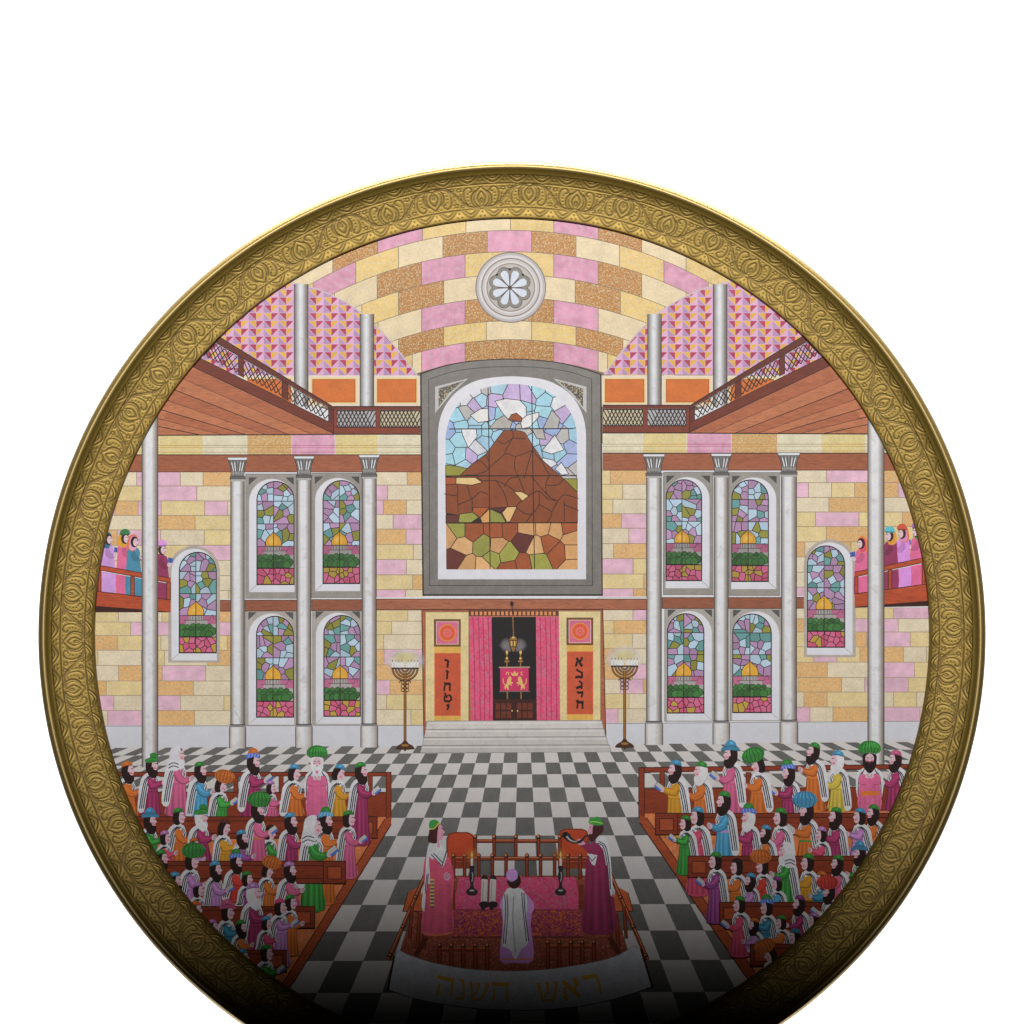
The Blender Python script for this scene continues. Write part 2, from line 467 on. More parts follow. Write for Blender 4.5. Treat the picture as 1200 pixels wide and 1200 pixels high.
gu, gv = np.meshgrid(U, Vv, indexing='ij')
groove = np.zeros((NU, NV))
for p, w in full:
    if len(p) > 1:                          # densify
        q = [];
        for a, b2 in zip(p[:-1], p[1:]):
            m_ = max(1, int(np.hypot(*(b2 - a)) / 0.3)); q.append(a + (b2 - a) * np.linspace(0, 1, m_, endpoint=False)[:, None])
        q.append(p[-1:]); p = np.concatenate(q)
    lo, hi = p.min(0) - 3, p.max(0) + 3
    for sh in (-2 * UW, 0, 2 * UW):
        ui = np.where((U >= lo[0] + sh) & (U <= hi[0] + sh))[0]; vi = np.where((Vv >= lo[1]) & (Vv <= hi[1]))[0]
        if len(ui) == 0 or len(vi) == 0: continue
        du = gu[np.ix_(ui, vi)][..., None] - (p[:, 0] + sh); dv = gv[np.ix_(ui, vi)][..., None] - p[:, 1]
        d = np.sqrt((du * du + dv * dv).min(-1))
        g = np.clip(1 - (d - w * 0.45) / 0.72, 0, 1); g = g * g * (3 - 2 * g)
        groove[np.ix_(ui, vi)] = np.maximum(groove[np.ix_(ui, vi)], g)
# soft swelling of the ornament between its outlines
sw = groove.copy()
for _ in range(6): sw = (sw + np.roll(sw, 1, 0) + np.roll(sw, -1, 0) + np.roll(sw, 1, 1) + np.roll(sw, -1, 1)) / 5
NA = NU * PER
th0 = math.radians(2.2)
R_IN, R_MID = 500.6, 501.0
rad = Vv + R_MID                            # v=0 is the inner line of the main frieze
th = th0 + np.arange(NA) * (2 * math.pi / NA)
G = np.tile(groove, (PER, 1)); SW = np.tile(sw, (PER, 1))
t = (rad - rad[0]) / (rad[-1] - rad[0])
base = 0.0018 + 0.0009 * t + 0.0005 * (2 * t - 1) ** 4
h = base[None, :] - 0.00006 * G + 0.00004 * (1 - SW)
x = np.sin(th)[:, None] * rad[None, :] * S; z = np.cos(th)[:, None] * rad[None, :] * S + wz(CY)
colr = GOLDCOL[None, None, :] * (1 - 0.56 * G[..., None]) + GOLD_DARK[None, None, :] * (0.56 * G[..., None])  # grooves coloured a darker brown than the gold between
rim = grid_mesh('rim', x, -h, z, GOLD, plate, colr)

def gcol(n, prof_cols): return np.tile(np.array(prof_cols)[None], (n, 1, 1))
inner = [(488.3, 0.0007), (488.3, 0.0013), (488.7, 0.0019), (489.5, 0.0023)]
lathe('inner_edge', inner, 720, GOLD, rim, gcol(720, [GOLD_DARK * 2.2, GOLDCOL * .7, GOLDCOL, GOLDCOL]))  # coloured darker brown towards the picture
cove = [(540.0, base[-1]), (541.4, 0.0033), (543.0, 0.0035), (544.4, 0.0037), (545.8, 0.0040)]
lathe('cove', cove, 720, GOLD_LIP, rim, gcol(720, [GOLDCOL * 1.3] * len(cove)))
lip = [(545.8, 0.0040), (547.4, 0.0042), (549.0, 0.0042), (550.4, 0.0041), (551.9, 0.0038), (553.3, 0.0033), (554.3, 0.0027), (554.8, 0.0020), (554.2, 0.0012), (550.0, 0.0004), (546.0, 0.0001)]
lathe('lip', lip, 720, GOLD_LIP, rim, gcol(720, [np.array([.33, .235, .08])] * len(lip)))

# ------------------------------------------------------------------ the printed picture
rng = random.Random(11)
pic = Art()
pic.ell(CX, CY, 497, 497, WHITE, 'plain', n=96)

# upper vault wall: courses of coloured stone following the arch
def arc_y(x, y0, R): return y0 + R - math.sqrt(max(R * R - (x - 599) ** 2, 1))
ROWS = [(246, 480), (270, 470), (295, 466), (322, 455), (349, 440), (376, 420), (398, 400), (421, 372)]
VB = [
 [(300, 'C'), (340, 'C'), (390, 'B'), (442.5, 'P'), (495, 'Y'), (546, 'C'), (598, 'Y'), (649, 'P'), (701, 'B'), (752, 'C'), (804, 'Y'), (900, '')],
 [(315, 'Y'), (367, 'P'), (417, 'Y'), (467, 'C'), (519, 'B'), (571, 'P'), (623, 'B'), (675, 'C'), (726, 'Y'), (778, 'P'), (830, 'C'), (900, '')],
 [(340, 'Y'), (392, 'C'), (442, 'B'), (494, 'P'), (545, 'Y'), (597, 'Y'), (649, 'P'), (701, 'B'), (752, 'C'), (804, 'Y'), (880, '')],
 [(372, 'C'), (424, 'Y'), (467, 'B'), (520, 'C'), (572, 'Y'), (623, 'C'), (674, 'B'), (727, 'Y'), (779, 'C'), (830, '')],
 [(392, 'Y'), (443, 'C'), (494, 'P'), (545, 'B'), (597, 'B'), (649, 'P'), (701, 'C'), (757, 'Y'), (810, '')],
 [(416, 'C'), (467, 'B'), (520, 'Y'), (570, 'C'), (623, 'Y'), (675, 'B'), (730, 'C'), (790, '')],
 [(443, 'Y'), (483, 'C'), (494, 'P'), (545, 'B'), (597, 'B'), (649, 'P'), (701, 'C'), (712, 'Y'), (770, '')]]
BK = {'C': (A(226, 205, 165, 212), 'brick'), 'Y': (A(222, 190, 118, 212), 'brick'), 'B': (A(190, 128, 58, 212), 'speck'),
      'P': (A(214, 150, 175, 212), 'pink'), 'T': (A(205, 165, 110, 212), 'speck')}
pic.poly([(270, 440)] + [(x, arc_y(x, 240, 490)) for x in range(290, 912, 12)] + [(930, 440), (705, 520), (495, 520)], A(138, 120, 98, 212))
items = []
for k, row in enumerate(VB):
    (ya, Ra), (yb, Rb) = ROWS[k], ROWS[k + 1]
    for (xa, c), (xb, _) in zip(row[:-1], row[1:]):
        g = 0.4; n = 5
        xs = [xa + g + (xb - xa - 2 * g) * i / n for i in range(n + 1)]
        p = [(x, arc_y(x, ya, Ra) + g) for x in xs] + [(x, arc_y(x, yb, Rb) - g) for x in reversed(xs)]
        col, m = BK[c]; items.append((p, mul(col, rng.uniform(.94, 1.05)), m))
pic.polys(items)

# lower walls
def wall(art, x0, x1, ys, first, seed, W=184):
    r = random.Random(seed); items = []
    kinds = 'YCBPYCBCYBPPC'
    art.rect(x0, ys[0], x1, ys[-1], A(146, 128, 106, W))
    prev = ''
    for i in range(len(ys) - 1):
        x = x0 - (first if i % 2 else first * .45) * r.uniform(0.55, 1.0)
        while x < x1:
            w = 51 if r.random() < 0.75 else 27
            c = r.choice(kinds)
            while c == prev: c = r.choice(kinds)
            prev = c
            a, b_ = max(x, x0) + .45, min(x + w, x1) - .45
            if b_ - a > 1.2:
                col = {'Y': A(208, 186, 132, W), 'C': A(206, 192, 164, W), 'B': A(192, 148, 94, W), 'P': A(204, 163, 180, W), 'T': A(200, 162, 112, W)}[c]
                m = {'Y': 'brick', 'C': 'brick', 'B': 'speck', 'P': 'pink', 'T': 'brick'}[c]
                items.append(([(a, ys[i] + .45), (b_, ys[i] + .45), (b_, ys[i + 1] - .45), (a, ys[i + 1] - .45)], mul(col, r.uniform(.93, 1.05)), m))
            x += w
    art.polys(items)
CRS = [552, 568.5, 586, 603, 620, 638, 655.6, 673.6, 691, 703]
CRS2 = [715, 728, 743.6, 761, 779, 797, 814, 831.6, 850]
for dx0, x0, x1, dy in ((0, 100, 272, 1), (0, 439, 497, 0), (0, 703, 760, -1), (0, 931, 1100, -3)):
    wall(pic, x0, x1, [y + dy for y in CRS], 40, int(x0) + 3)
    wall(pic, x0, x1, [y + dy for y in CRS2], 40, int(x0) + 9, 174)
# string course of stone and timber beam under the galleries
cors = []
xs = [135, 187, 238, 289.5, 342, 392.4, 443, 494]
for sgn, cols in ((0, 'YYCBPYC'), (1, 'CYPBCYC')):
    cor = Art(); cors.append(cor)
    X = xs if not sgn else [706, 753, 805, 857, 911, 962, 1014, 1070]
    dy = 0 if not sgn else -1.5
    its = []
    for i in range(7):
        c = cols[i]
        col = {'Y': A(216, 196, 132, 212), 'C': A(214, 205, 176, 212), 'B': A(206, 160, 98, 212), 'P': A(216, 158, 182, 212)}[c]
        m = {'Y': 'brick', 'C': 'brick', 'B': 'speck', 'P': 'pink'}[c]
        its.append(([(X[i] + .3, 508 + dy), (X[i + 1] - .3, 508 + dy), (X[i + 1] - .3, 532.5 + dy), (X[i] + .3, 532.5 + dy)], col, m))
    cor.polys(its)
    its = []
    for i in range(7):
        c = cols[i]
        k = mul(A(200, 150, 70, 212) if c in 'YB' else A(198, 90, 140, 212) if c == 'P' else A(170, 150, 110, 212), .95)
        for yy, w in ((521.6, .7), (524.2, .5), (529.6, .6)):
            its.append(([(X[i], yy + dy), (X[i + 1], yy + dy), (X[i + 1], yy + w + dy), (X[i], yy + w + dy)], k, 'ink'))
    cor.polys(its)

beams = []
for x0, x1, y0, y1 in ((120, 494, 533, 553), (706, 1085, 531, 551)):
    beam = Art(); beams.append(beam)
    beam.rect(x0, y0, x1, y1, A(154, 88, 58, 186), 'wood')
    beam.line([(x0, y0), (x1, y0)], 1.1, INK); beam.line([(x0, y1), (x1, y1)], .8, A(90, 50, 36))
def timber(x0, x1, y0):
    beam = Art(); beams.append(beam)
    beam.rect(x0, y0 - 1.5, x1, y0, A(182, 182, 184, 176)); beam.rect(x0, y0, x1, y0 + 12.8, A(141, 83, 59, 180), 'wood')
    beam.frame(x0, y0, x1, y0 + 12.8, .8, A(78, 39, 28))
for q in ((244, 272, 703.5), (439, 500, 701.5), (700, 762, 700.5), (928, 950, 700)): timber(*q)

# marble plinth and steps zone
pic.poly([(100, 850), (498, 850), (498, 877), (100, 876)], A(166, 166, 172, 172))
pic.poly([(702, 847), (1100, 845), (1100, 868), (702, 874)], A(166, 166, 172, 172))
pic.line([(100, 851), (498, 850)], .7, GREYL); pic.line([(702, 848), (1100, 845)], .7, GREYL)

# ------------------------------------------------------------------ chequered floor
floor = Art()
VX, VY = 612.0, 688.0
def fy(x): return 874 - (x - 600) * 0.0065
LT, DK = A(150, 146, 144, 153), A(82, 81, 79, 146)
floor.poly([(85, 876), (498, 876), (714, 873), (1115, 866), (1115, 1000), (1060, 1180), (900, 1260), (300, 1260), (140, 1180), (85, 1000)], LT)
RY = [873, 882, 894, 907.5, 923, 940, 958, 979.3, 1004, 1030.5, 1060, 1091, 1125.5, 1163, 1205, 1252]
its = []
for j in range(len(RY) - 1):
    ya, yb = RY[j], RY[j + 1]
    for k in range(-60, 61):
        if (k + j) % 2 == 0: continue      # white
        q = []
        for kk, y in ((k, ya), (k + 1, ya), (k + 1, yb), (k, yb)):
            x = VX + (583 + 21.5 * kk - VX) * (y - VY) / (958 - VY)
            q.append((x, y + (874 - 876 + 0) * 0 - (x - 600) * (0.0075 if j < 3 else 0.003)))
        if max(p[0] for p in q) < 80 or min(p[0] for p in q) > 1120: continue
        its.append((q, mul(DK, rng.uniform(.9, 1.12)), 'wash'))
floor.polys(its)

# ------------------------------------------------------------------ arched galleries with patterned walls
def archedge(sgn):
    base = [(300, 331), (340, 331), (352, 333.2), (372, 339), (388, 345.5), (402, 352.5), (418, 362.5), (432, 373.5), (447, 388), (462, 405), (476, 422.5), (489, 440)]
    return base if sgn > 0 else [(1197 - x, y - 1) for x, y in base]
gal = {}
for sgn in (1, -1):
    g = Art(); gal[sgn] = g
    def X(x): return x if sgn > 0 else 1197 - x
    e = archedge(sgn)
    edge = e
    reg = [(X(225), 330.5)] + edge + [(X(225), 440)]
    g.poly(reg, A(205, 165, 195, 205))
    # pattern of little pyramids with crimson and yellow wings
    cw, ch = 17.6, 9.15
    its = []
    LIL, PNK = A(176, 140, 178, 205), A(208, 160, 190, 205)
    CRI, YLW = A(186, 58, 92, 205), A(216, 168, 62, 205)
    RG = ccw(reg)
    for i in range(-8, 15):
        for j in range(12):
            x0 = 353 + i * cw - 176 + 88; y0 = 440 - (j + 1) * ch
            if sgn < 0: x0 = 1197 - x0 - cw
            mx_ = x0 + cw / 2
            wing = CRI if (i + j) % 2 == 0 else YLW
            for p, c in (([(x0 + .6, y0 + ch - .4), (mx_, y0 + .6), (mx_, y0 + ch - .4)], PNK), ([(mx_, y0 + .6), (x0 + cw - .6, y0 + ch - .4), (mx_, y0 + ch - .4)], LIL),
                         ([(x0 + .2, y0 + .2), (mx_ - .5, y0 + .2), (x0 + .2, y0 + ch - .5)], wing), ([(mx_ + .5, y0 + .2), (x0 + cw - .2, y0 + .2), (x0 + cw - .2, y0 + ch - .5)], wing)):
                
                q_ = clip_convex(ccw(p), RG)
                if len(q_) > 2: its.append((q_, mul(c, rng.uniform(.92, 1.08)), 'plain'))
    g.polys(its)
    g.line(edge, 1.6, A(190, 176, 178, 205)); 
    g.rect(min(X(225), X(492.5)), 440, max(X(225), X(492.5)), 476.5, A(206, 192, 172, 200))
    for a, b_ in ((366, 416.5), (442, 488), (290, 341)):
        x0, x1 = sorted((X(a), X(b_)))
        g.rect(x0 - 1.3, 443, x1 + 1.3, 473, A(216, 190, 120, 200)); g.rect(x0, 444.3, x1, 471.5, A(206, 108, 38, 200), 'wash')
        g.frame(x0 + .6, 444.9, x1 - .6, 470.9, .9, A(186, 84, 20, 200))

def column(art, x0, x1, y0, y1, W=180):
    w = x1 - x0
    c = [A(104, 100, 98, W), A(144, 139, 137, W), A(178, 176, 177, W), A(198, 200, 204, W), A(184, 183, 185, W), A(150, 143, 139, W), A(122, 114, 108, W), A(92, 86, 82, W)]
    xs = [x0 + w * t for t in (0, .12, .28, .44, .60, .76, .90, 1)]
    art.grad(xs, y0, y1, c, 'marble')
    art.line([(x0, y0), (x0, y1)], .9, A(72, 66, 64, W)); art.line([(x1, y0), (x1, y1)], .9, A(72, 66, 64, W))
gcols = []
for sgn in (1, -1):
    for a, b_, yt in ((345, 361, 333), (422, 438, 368)):
        x0, x1 = sorted((a if sgn > 0 else 1197 - a, b_ if sgn > 0 else 1197 - b_))
        o = Art(); column(o, x0, x1, yt, 476.5, 200); gcols.append(o)

# ------------------------------------------------------------------ balconies: sloping soffit, beams, lattice rails
balc = {}
for sgn in (1, -1):
    g = Art(); balc[sgn] = g
    OX = 1199
    def P(pts): return [(x, y) if sgn > 0 else (OX - x, y - 1.5) for x, y in pts]
    # soffit boards
    fan_t = [(200, 408), (391, 508)]
    sof = [(391, 508.5), (228, 431), (180, 405), (150, 470), (150, 510)]
    g.poly(P(sof), A(178, 108, 72, 190), 'wood')
    tops = [(228, 431), (215, 444), (205, 457), (199, 470), (195, 482), (191, 492), (187, 500)]
    bots = [(391, 508.5), (366, 509), (338, 509.3), (313, 509.6), (290, 510), (264, 510), (236, 510)]
    for k in range(1, 7):
        a, b_ = tops[k], bots[k]
        dx, dy = a[0] - b_[0], a[1] - b_[1]
        g.line(P([(b_[0], b_[1]), (b_[0] + dx * 1.3, b_[1] + dy * 1.3)]), 1.0, A(66, 26, 18, 190))
        if k % 2:
            pa, pb = tops[k - 1], bots[k - 1]
            g.poly(P([(pb[0], pb[1] + .3), (pa[0], pa[1] + .6), a, b_]), A(168, 96, 62, 190), 'wood')
    g.line(P([(150, 510.3), (391, 509)]), 1.2, INK)
    # lower beam of the slope
    g.poly(P([(391, 507.5), (391, 497), (222, 414), (215, 424)]), A(122, 48, 24, 190), 'wood')
    g.line(P([(391, 508), (212, 423)]), 1.0, A(58, 20, 14, 190))
    g.line(P([(391, 497), (222, 413.5)]), .8, A(58, 20, 14, 190))
    # lattice panels (open: what lies behind is drawn first)
    def top(x): return 401 + (x - 253) * (479 - 401) / (388 - 253)
    def bot(x): return 417.5 + (x - 236) * (496 - 417.5) / (387 - 236) - 2.2
    for a, b_ in ((228, 279.5), (285.5, 330.5), (337.5, 385)):
        u = a
        while u < b_:
            for d in (1, -1):
                # a lath from rail to beam
                h = bot(u) - top(u); x2 = u + d * h * .62
                p, q = (u, bot(u)), (x2, top(x2))
                # clip to the panel
                if q[0] > b_: tt = (b_ - p[0]) / (q[0] - p[0]); q = (b_, p[1] + (q[1] - p[1]) * tt)
                if q[0] < a: tt = (a - p[0]) / (q[0] - p[0]); q = (a, p[1] + (q[1] - p[1]) * tt)
                g.line(P([p, q]), 1.2, A(54, 22, 22, 190))
            u += 5.4
        g.line(P([(a, top(a) + 1.2), (b_, top(b_) + 1.2)]), .7, A(180, 172, 172, 190))
    # posts and handrail
    for a, b_ in ((279.5, 285.5), (330.5, 337.5), (385, 391)):
        g.poly(P([(a, top(a)), (b_, top(b_)), (b_, bot(b_) + 1.5), (a, bot(a) + 1.5)]), A(112, 40, 20, 190), 'wood')
        g.line(P([(a, top(a)), (a, bot(a) + 1.5)]), .8, INK); g.line(P([(b_, top(b_)), (b_, bot(b_) + 1.5)]), .8, INK)
    g.poly(P([(391, 480.5), (391, 476.5), (255, 393), (248, 395), (252, 400.5)]), A(110, 38, 18, 190), 'wood')
    g.line(P([(390, 477), (255, 393.5)]), 1.0, A(56, 20, 14, 190)); g.line(P([(390, 481), (252, 401)]), .8, A(56, 20, 14, 190))
    # level part along the back wall
    g.poly(P([(391, 497), (391, 508.5), (492.5, 508.5), (492.5, 501), (391, 501)]), A(136, 58, 34, 190), 'wood')
    g.poly(P([(391, 476.5), (492.5, 476.5), (492.5, 480.5), (391, 480.5)]), A(122, 48, 26, 190), 'wood')
    g.poly(P([(395, 480.5), (440, 480.5), (440, 501), (395, 501)]), A(158, 156, 158, 190)); g.poly(P([(446, 480.5), (492, 480.5), (492, 501), (446, 501)]), A(176, 166, 136, 190))
    for a, b_ in ((395, 440), (446, 492)):
        u = a - 9
        while u < b_:
            for d in (1, -1):
                x0_, x1_ = u, u + 11 * d if d > 0 else u - 11
                p, q = (x0_, 501.0), (x0_ + d * 10.5, 480.5)
                pts = []
                lo, hi = a, b_
                if max(p[0], q[0]) <= lo or min(p[0], q[0]) >= hi: continue
                def at(xx): return p[1] + (q[1] - p[1]) * (xx - p[0]) / (q[0] - p[0])
                pp = (min(max(p[0], lo), hi), at(min(max(p[0], lo), hi))); qq = (min(max(q[0], lo), hi), at(min(max(q[0], lo), hi)))
                g.line(P([pp, qq]), 1.3, A(54, 24, 26, 190))
            u += 4.5
        g.line(P([(a, 481.3), (b_, 481.3)]), 1.2, A(50, 22, 22, 190)); g.line(P([(a, 500.4), (b_, 500.4)]), 1.2, A(50, 22, 22, 190))
    for a, b_ in ((391, 395), (440.5, 445.5)):
        g.poly(P([(a, 480.5), (b_, 480.5), (b_, 501), (a, 501)]), A(136, 56, 34, 190), 'wood')
        g.line(P([(a, 480.5), (a, 501)]), .7, INK); g.line(P([(b_, 480.5), (b_, 501)]), .7, INK)
    g.line(P([(391, 476), (391, 509)]), 1.0, INK)
    g.line(P([(391, 476.3), (493, 476.3)]), 1.0, INK); g.line(P([(391, 508.7), (493, 508.7)]), 1.0, INK)

# ------------------------------------------------------------------ rose window
rose = Art()
for r, c in ((41.5, A(134, 118, 112, 205)), (40.3, A(176, 170, 170, 205)), (37.6, A(196, 192, 192, 205)), (34.6, A(140, 126, 120, 205)), (33.2, A(186, 180, 178, 205)),
             (30.5, A(198, 194, 192, 205)), (28.6, A(148, 134, 126, 205)), (27.2, A(178, 172, 166, 205))):
    rose.ell(598.5, 336.8, r, r, c, n=56)
def flower(R, r, off, n=8):
    pts = []
    for k in range(n):
        a = math.radians(22.5 + 45 * k)
        for s_ in range(-80, 81, 20):
            b_ = a + math.radians(s_); pts.append((597.5 + R * math.cos(a) + r * math.cos(b_), 337.2 + R * math.sin(a) + r * math.sin(b_)))
    return pts
rose.poly(flower(17.6, 8.0, 0), A(88, 82, 76, 205)); rose.poly(flower(17.6, 7.2, 0), A(138, 132, 124, 205), 'wash')
for k in range(8):
    a = math.radians(22.5 + 45 * k); ca, sa = math.cos(a), math.sin(a); tx, ty = -sa, ca
    p = [(3, -.7), (12, -3.6), (16, -4.4), (19.5, -3.8), (21.3, 0), (19.5, 3.8), (16, 4.4), (12, 3.6), (3, .7)]
    rose.poly([(597.5 + u * ca + v * tx, 337.2 + u * sa + v * ty) for u, v in p], A(196, 202, 214, 205))
for k in range(4):
    a = math.radians(45 * k); r = 14.5
    rose.line([(597.5 - r * math.cos(a), 337.2 - r * math.sin(a)), (597.5 + r * math.cos(a), 337.2 + r * math.sin(a))], .9, A(84, 30, 30, 205))
rose.ell(597.5, 337.2, 1.5, 1.5, A(60, 20, 20, 205), n=10)

# ------------------------------------------------------------------ great central window
def Z(pts): return [(x / 4.2857 + 460, y / 4.2857 + 400) for x, y in pts]
frm = Art()
W0 = 190
frm.poly(Z([(138, 160)] + sm([(140, 160), (240, 126), (350, 103), (470, 91), (595, 87), (720, 92), (840, 106), (950, 131), (1050, 165)], False, 3) + [(1056, 1277), (150, 1277)]), INK)
frm.poly(Z([(146, 165)] + sm([(146, 165), (245, 131), (352, 108), (470, 96), (595, 92), (720, 97), (838, 111), (946, 136), (1043, 168)], False, 3) + [(1050, 1270), (157, 1270)]), A(122, 117, 112, W0), 'wash')
frm.line(Z([(186, 1226), (182, 192)] + sm([(182, 192), (300, 153), (440, 133), (595, 127), (750, 133), (890, 154), (1000, 190)], False, 4) + [(1004, 1226)]), .8, A(70, 66, 64, W0), True)
for s_ in (1, -1):
    def Q(pts): return Z([(x if s_ > 0 else 1188 - x, y) for x, y in pts])
    frm.poly(Q([(214, 360), (214, 228), (380, 186), (300, 258)]), A(168, 166, 166, W0))
    frm.poly(Q([(232, 330), (230, 238), (362, 196), (282, 262)]), A(84, 80, 78, W0), 'speck')
AW = [(228, 1195), (228, 470)] + sm([(228, 470), (236, 400), (262, 330), (310, 265), (375, 218), (460, 188), (600, 176), (740, 188), (825, 218), (895, 268), (940, 335), (964, 405), (972, 470)], False, 4) + [(972, 1195)]
frm.poly(Z(AW), A(205, 204, 210, W0))
gw = Art()
AG = ccw(Z([(270, 1145), (266, 480)] + sm([(266, 480), (280, 410), (310, 345), (360, 290), (420, 250), (500, 224), (600, 214), (700, 224), (775, 250), (840, 292), (890, 350), (918, 415), (926, 480)], False, 3) + [(930, 1145)]))
gw.poly(AG, A(56, 30, 30, W0))
def clipA(p):   # keep a shape inside the arched glass (convex)
    return clip_convex(ccw(p), AG)
sky = clipA(Z([(200, 150), (1000, 150), (1000, 700), (200, 700)]))
r2 = random.Random(5)
SKY = [A(140, 174, 194, W0), A(146, 188, 200, W0), A(146, 158, 196, W0), A(172, 152, 188, W0), A(196, 196, 202, W0), A(168, 166, 164, W0), A(146, 188, 204, W0), A(140, 160, 196, W0), A(150, 182, 198, W0)]
gw.polys([(c, mul(r2.choice(SKY), r2.uniform(.9, 1.06)), 'wash') for p, c in voronoi(sky, 84, r2, .45)])
low = clipA(Z([(200, 860), (1000, 860), (1000, 1200), (200, 1200)]))
LOW = [A(162, 84, 42, W0), A(150, 148, 66, W0), A(198, 148, 96, W0), A(112, 50, 40, W0), A(186, 140, 92, W0), A(146, 144, 68, W0), A(205, 160, 110, W0)]
def mosaic(art, pts, col, wc=A(50, 22, 22, W0), w=.85, mat='wash'):
    q = clipA(Z(pts)); art.poly(q, col, mat); art.line(q, w, wc, True)
# cloud over the summit
for pts, c in (([(515, 300), (570, 288), (640, 296), (672, 330), (672, 380), (640, 402), (585, 402), (545, 350)], (212, 210, 212)), ([(640, 402), (672, 372), (735, 356), (735, 380), (690, 430), (652, 440)], (200, 198, 198)),
               ([(390, 372), (440, 340), (480, 336), (486, 400), (430, 408)], (198, 196, 194)), ([(486, 438), (520, 395), (560, 372), (602, 405), (590, 438)], (160, 156, 150)),
               ([(345, 440), (420, 440), (425, 480), (380, 535), (352, 470)], (205, 204, 206)), ([(750, 550), (815, 470), (862, 545), (800, 566)], (212, 211, 214)),
               ([(755, 438), (800, 345), (842, 390), (830, 438)], (160, 158, 154)), ([(815, 640), (848, 608), (885, 666), (850, 672)], (206, 204, 208)), ([(700, 440), (756, 440), (768, 492), (725, 488)], (165, 162, 156))):
    mosaic(gw, pts, A(*c, W0))
mosaic(gw, [(582, 395), (596, 368), (622, 360), (650, 384), (648, 404)], A(150, 76, 34, W0))
mosaic(gw, [(255, 620), (330, 628), (380, 640), (330, 682), (255, 682)], A(140, 138, 52, W0)); mosaic(gw, [(860, 690), (940, 690), (940, 760), (912, 752)], A(140, 138, 52, W0))
MT = A(142, 72, 34, W0); MT2 = A(124, 62, 36, W0)
mosaic(gw, [(560, 446), (640, 450), (664, 458), (702, 520), (756, 600), (830, 664), (880, 710), (935, 765), (935, 912), (560, 912), (255, 860), (258, 680), (336, 676), (400, 616), (470, 566), (510, 510)], MT)
for pts in ([(480, 640), (540, 588), (575, 562), (618, 578), (700, 548)], [(618, 578), (612, 630), (632, 680), (664, 760)], [(702, 520), (712, 560), (748, 600), (768, 640), (790, 672)],
            [(400, 616), (440, 600), (480, 640)], [(600, 450), (605, 480), (560, 560)], [(605, 485), (670, 490)], [(530, 500), (560, 515), (605, 485)], [(790, 672), (770, 720), (830, 720), (860, 690)],
            [(770, 720), (776, 770), (830, 800), (860, 770), (935, 790)], [(700, 680), (740, 730), (776, 770)], [(632, 680), (590, 690), (560, 730)], [(336, 676), (410, 672), (450, 700), (520, 700), (600, 740), (640, 790)],
            [(320, 690), (326, 770), (260, 766)], [(326, 770), (330, 860)], [(330, 820), (400, 790), (440, 756), (480, 770)], [(400, 790), (400, 850)], [(520, 700), (560, 760), (580, 830)], [(375, 725), (395, 790)],
            [(640, 790), (690, 770), (735, 752), (780, 790), (830, 800)], [(620, 830), (660, 862), (700, 866), (735, 820), (735, 752)], [(735, 820), (800, 858), (776, 910)], [(800, 858), (830, 800)], [(862, 800), (862, 905)], [(862, 820), (935, 850)],
            [(470, 566), (486, 640), (410, 672)], [(660, 690), (700, 548)], [(590, 905), (620, 830), (650, 800)], [(670, 910), (700, 866)]):
    gw.line(Z(sm(pts, False, 3)), .85, A(50, 20, 20, W0))
gw.polys([(c, mul(r2.choice(LOW), r2.uniform(.88, 1.08)), 'wash') for p, c in voronoi(clipA(Z([(200, 913), (1000, 914), (1000, 1200), (200, 1200)])), 27, r2, .45)])
for pts, c in (([(320, 684), (415, 684), (450, 708), (400, 722), (318, 716)], (205, 176, 120)), ([(610, 755), (650, 756), (684, 776), (652, 802)], (205, 176, 120)), ([(258, 682), (320, 684), (318, 718), (258, 720)], (168, 84, 40)),
               ([(490, 836), (575, 832), (545, 862)], (96, 40, 36)), ([(550, 862), (575, 832), (625, 830), (590, 905), (575, 908)], (206, 166, 110)), ([(490, 842), (545, 866), (570, 910), (490, 910)], (140, 140, 64)),
               ([(402, 834), (485, 834), (440, 886), (405, 860)], (172, 86, 38)), ([(330, 910), (336, 868), (402, 858), (434, 884), (395, 910)], (146, 144, 66)), ([(258, 872), (336, 872), (330, 912), (258, 912)], (110, 52, 44)),
               ([(440, 886), (486, 842), (488, 910), (450, 912)], (200, 148, 90))):
    mosaic(gw, pts, A(*c, W0))
for p, w in (([(480, 232), (484, 500), (490, 1142)], 1.1), ([(699, 226), (703, 520), (713, 1142)], 1.1), ([(284, 440), (907, 438)], 1.1), ([(268, 676), (926, 674)], 1.1), ([(270, 913), (926, 910)], 1.1)):
    gw.line(Z(p), w, A(44, 22, 24, W0))

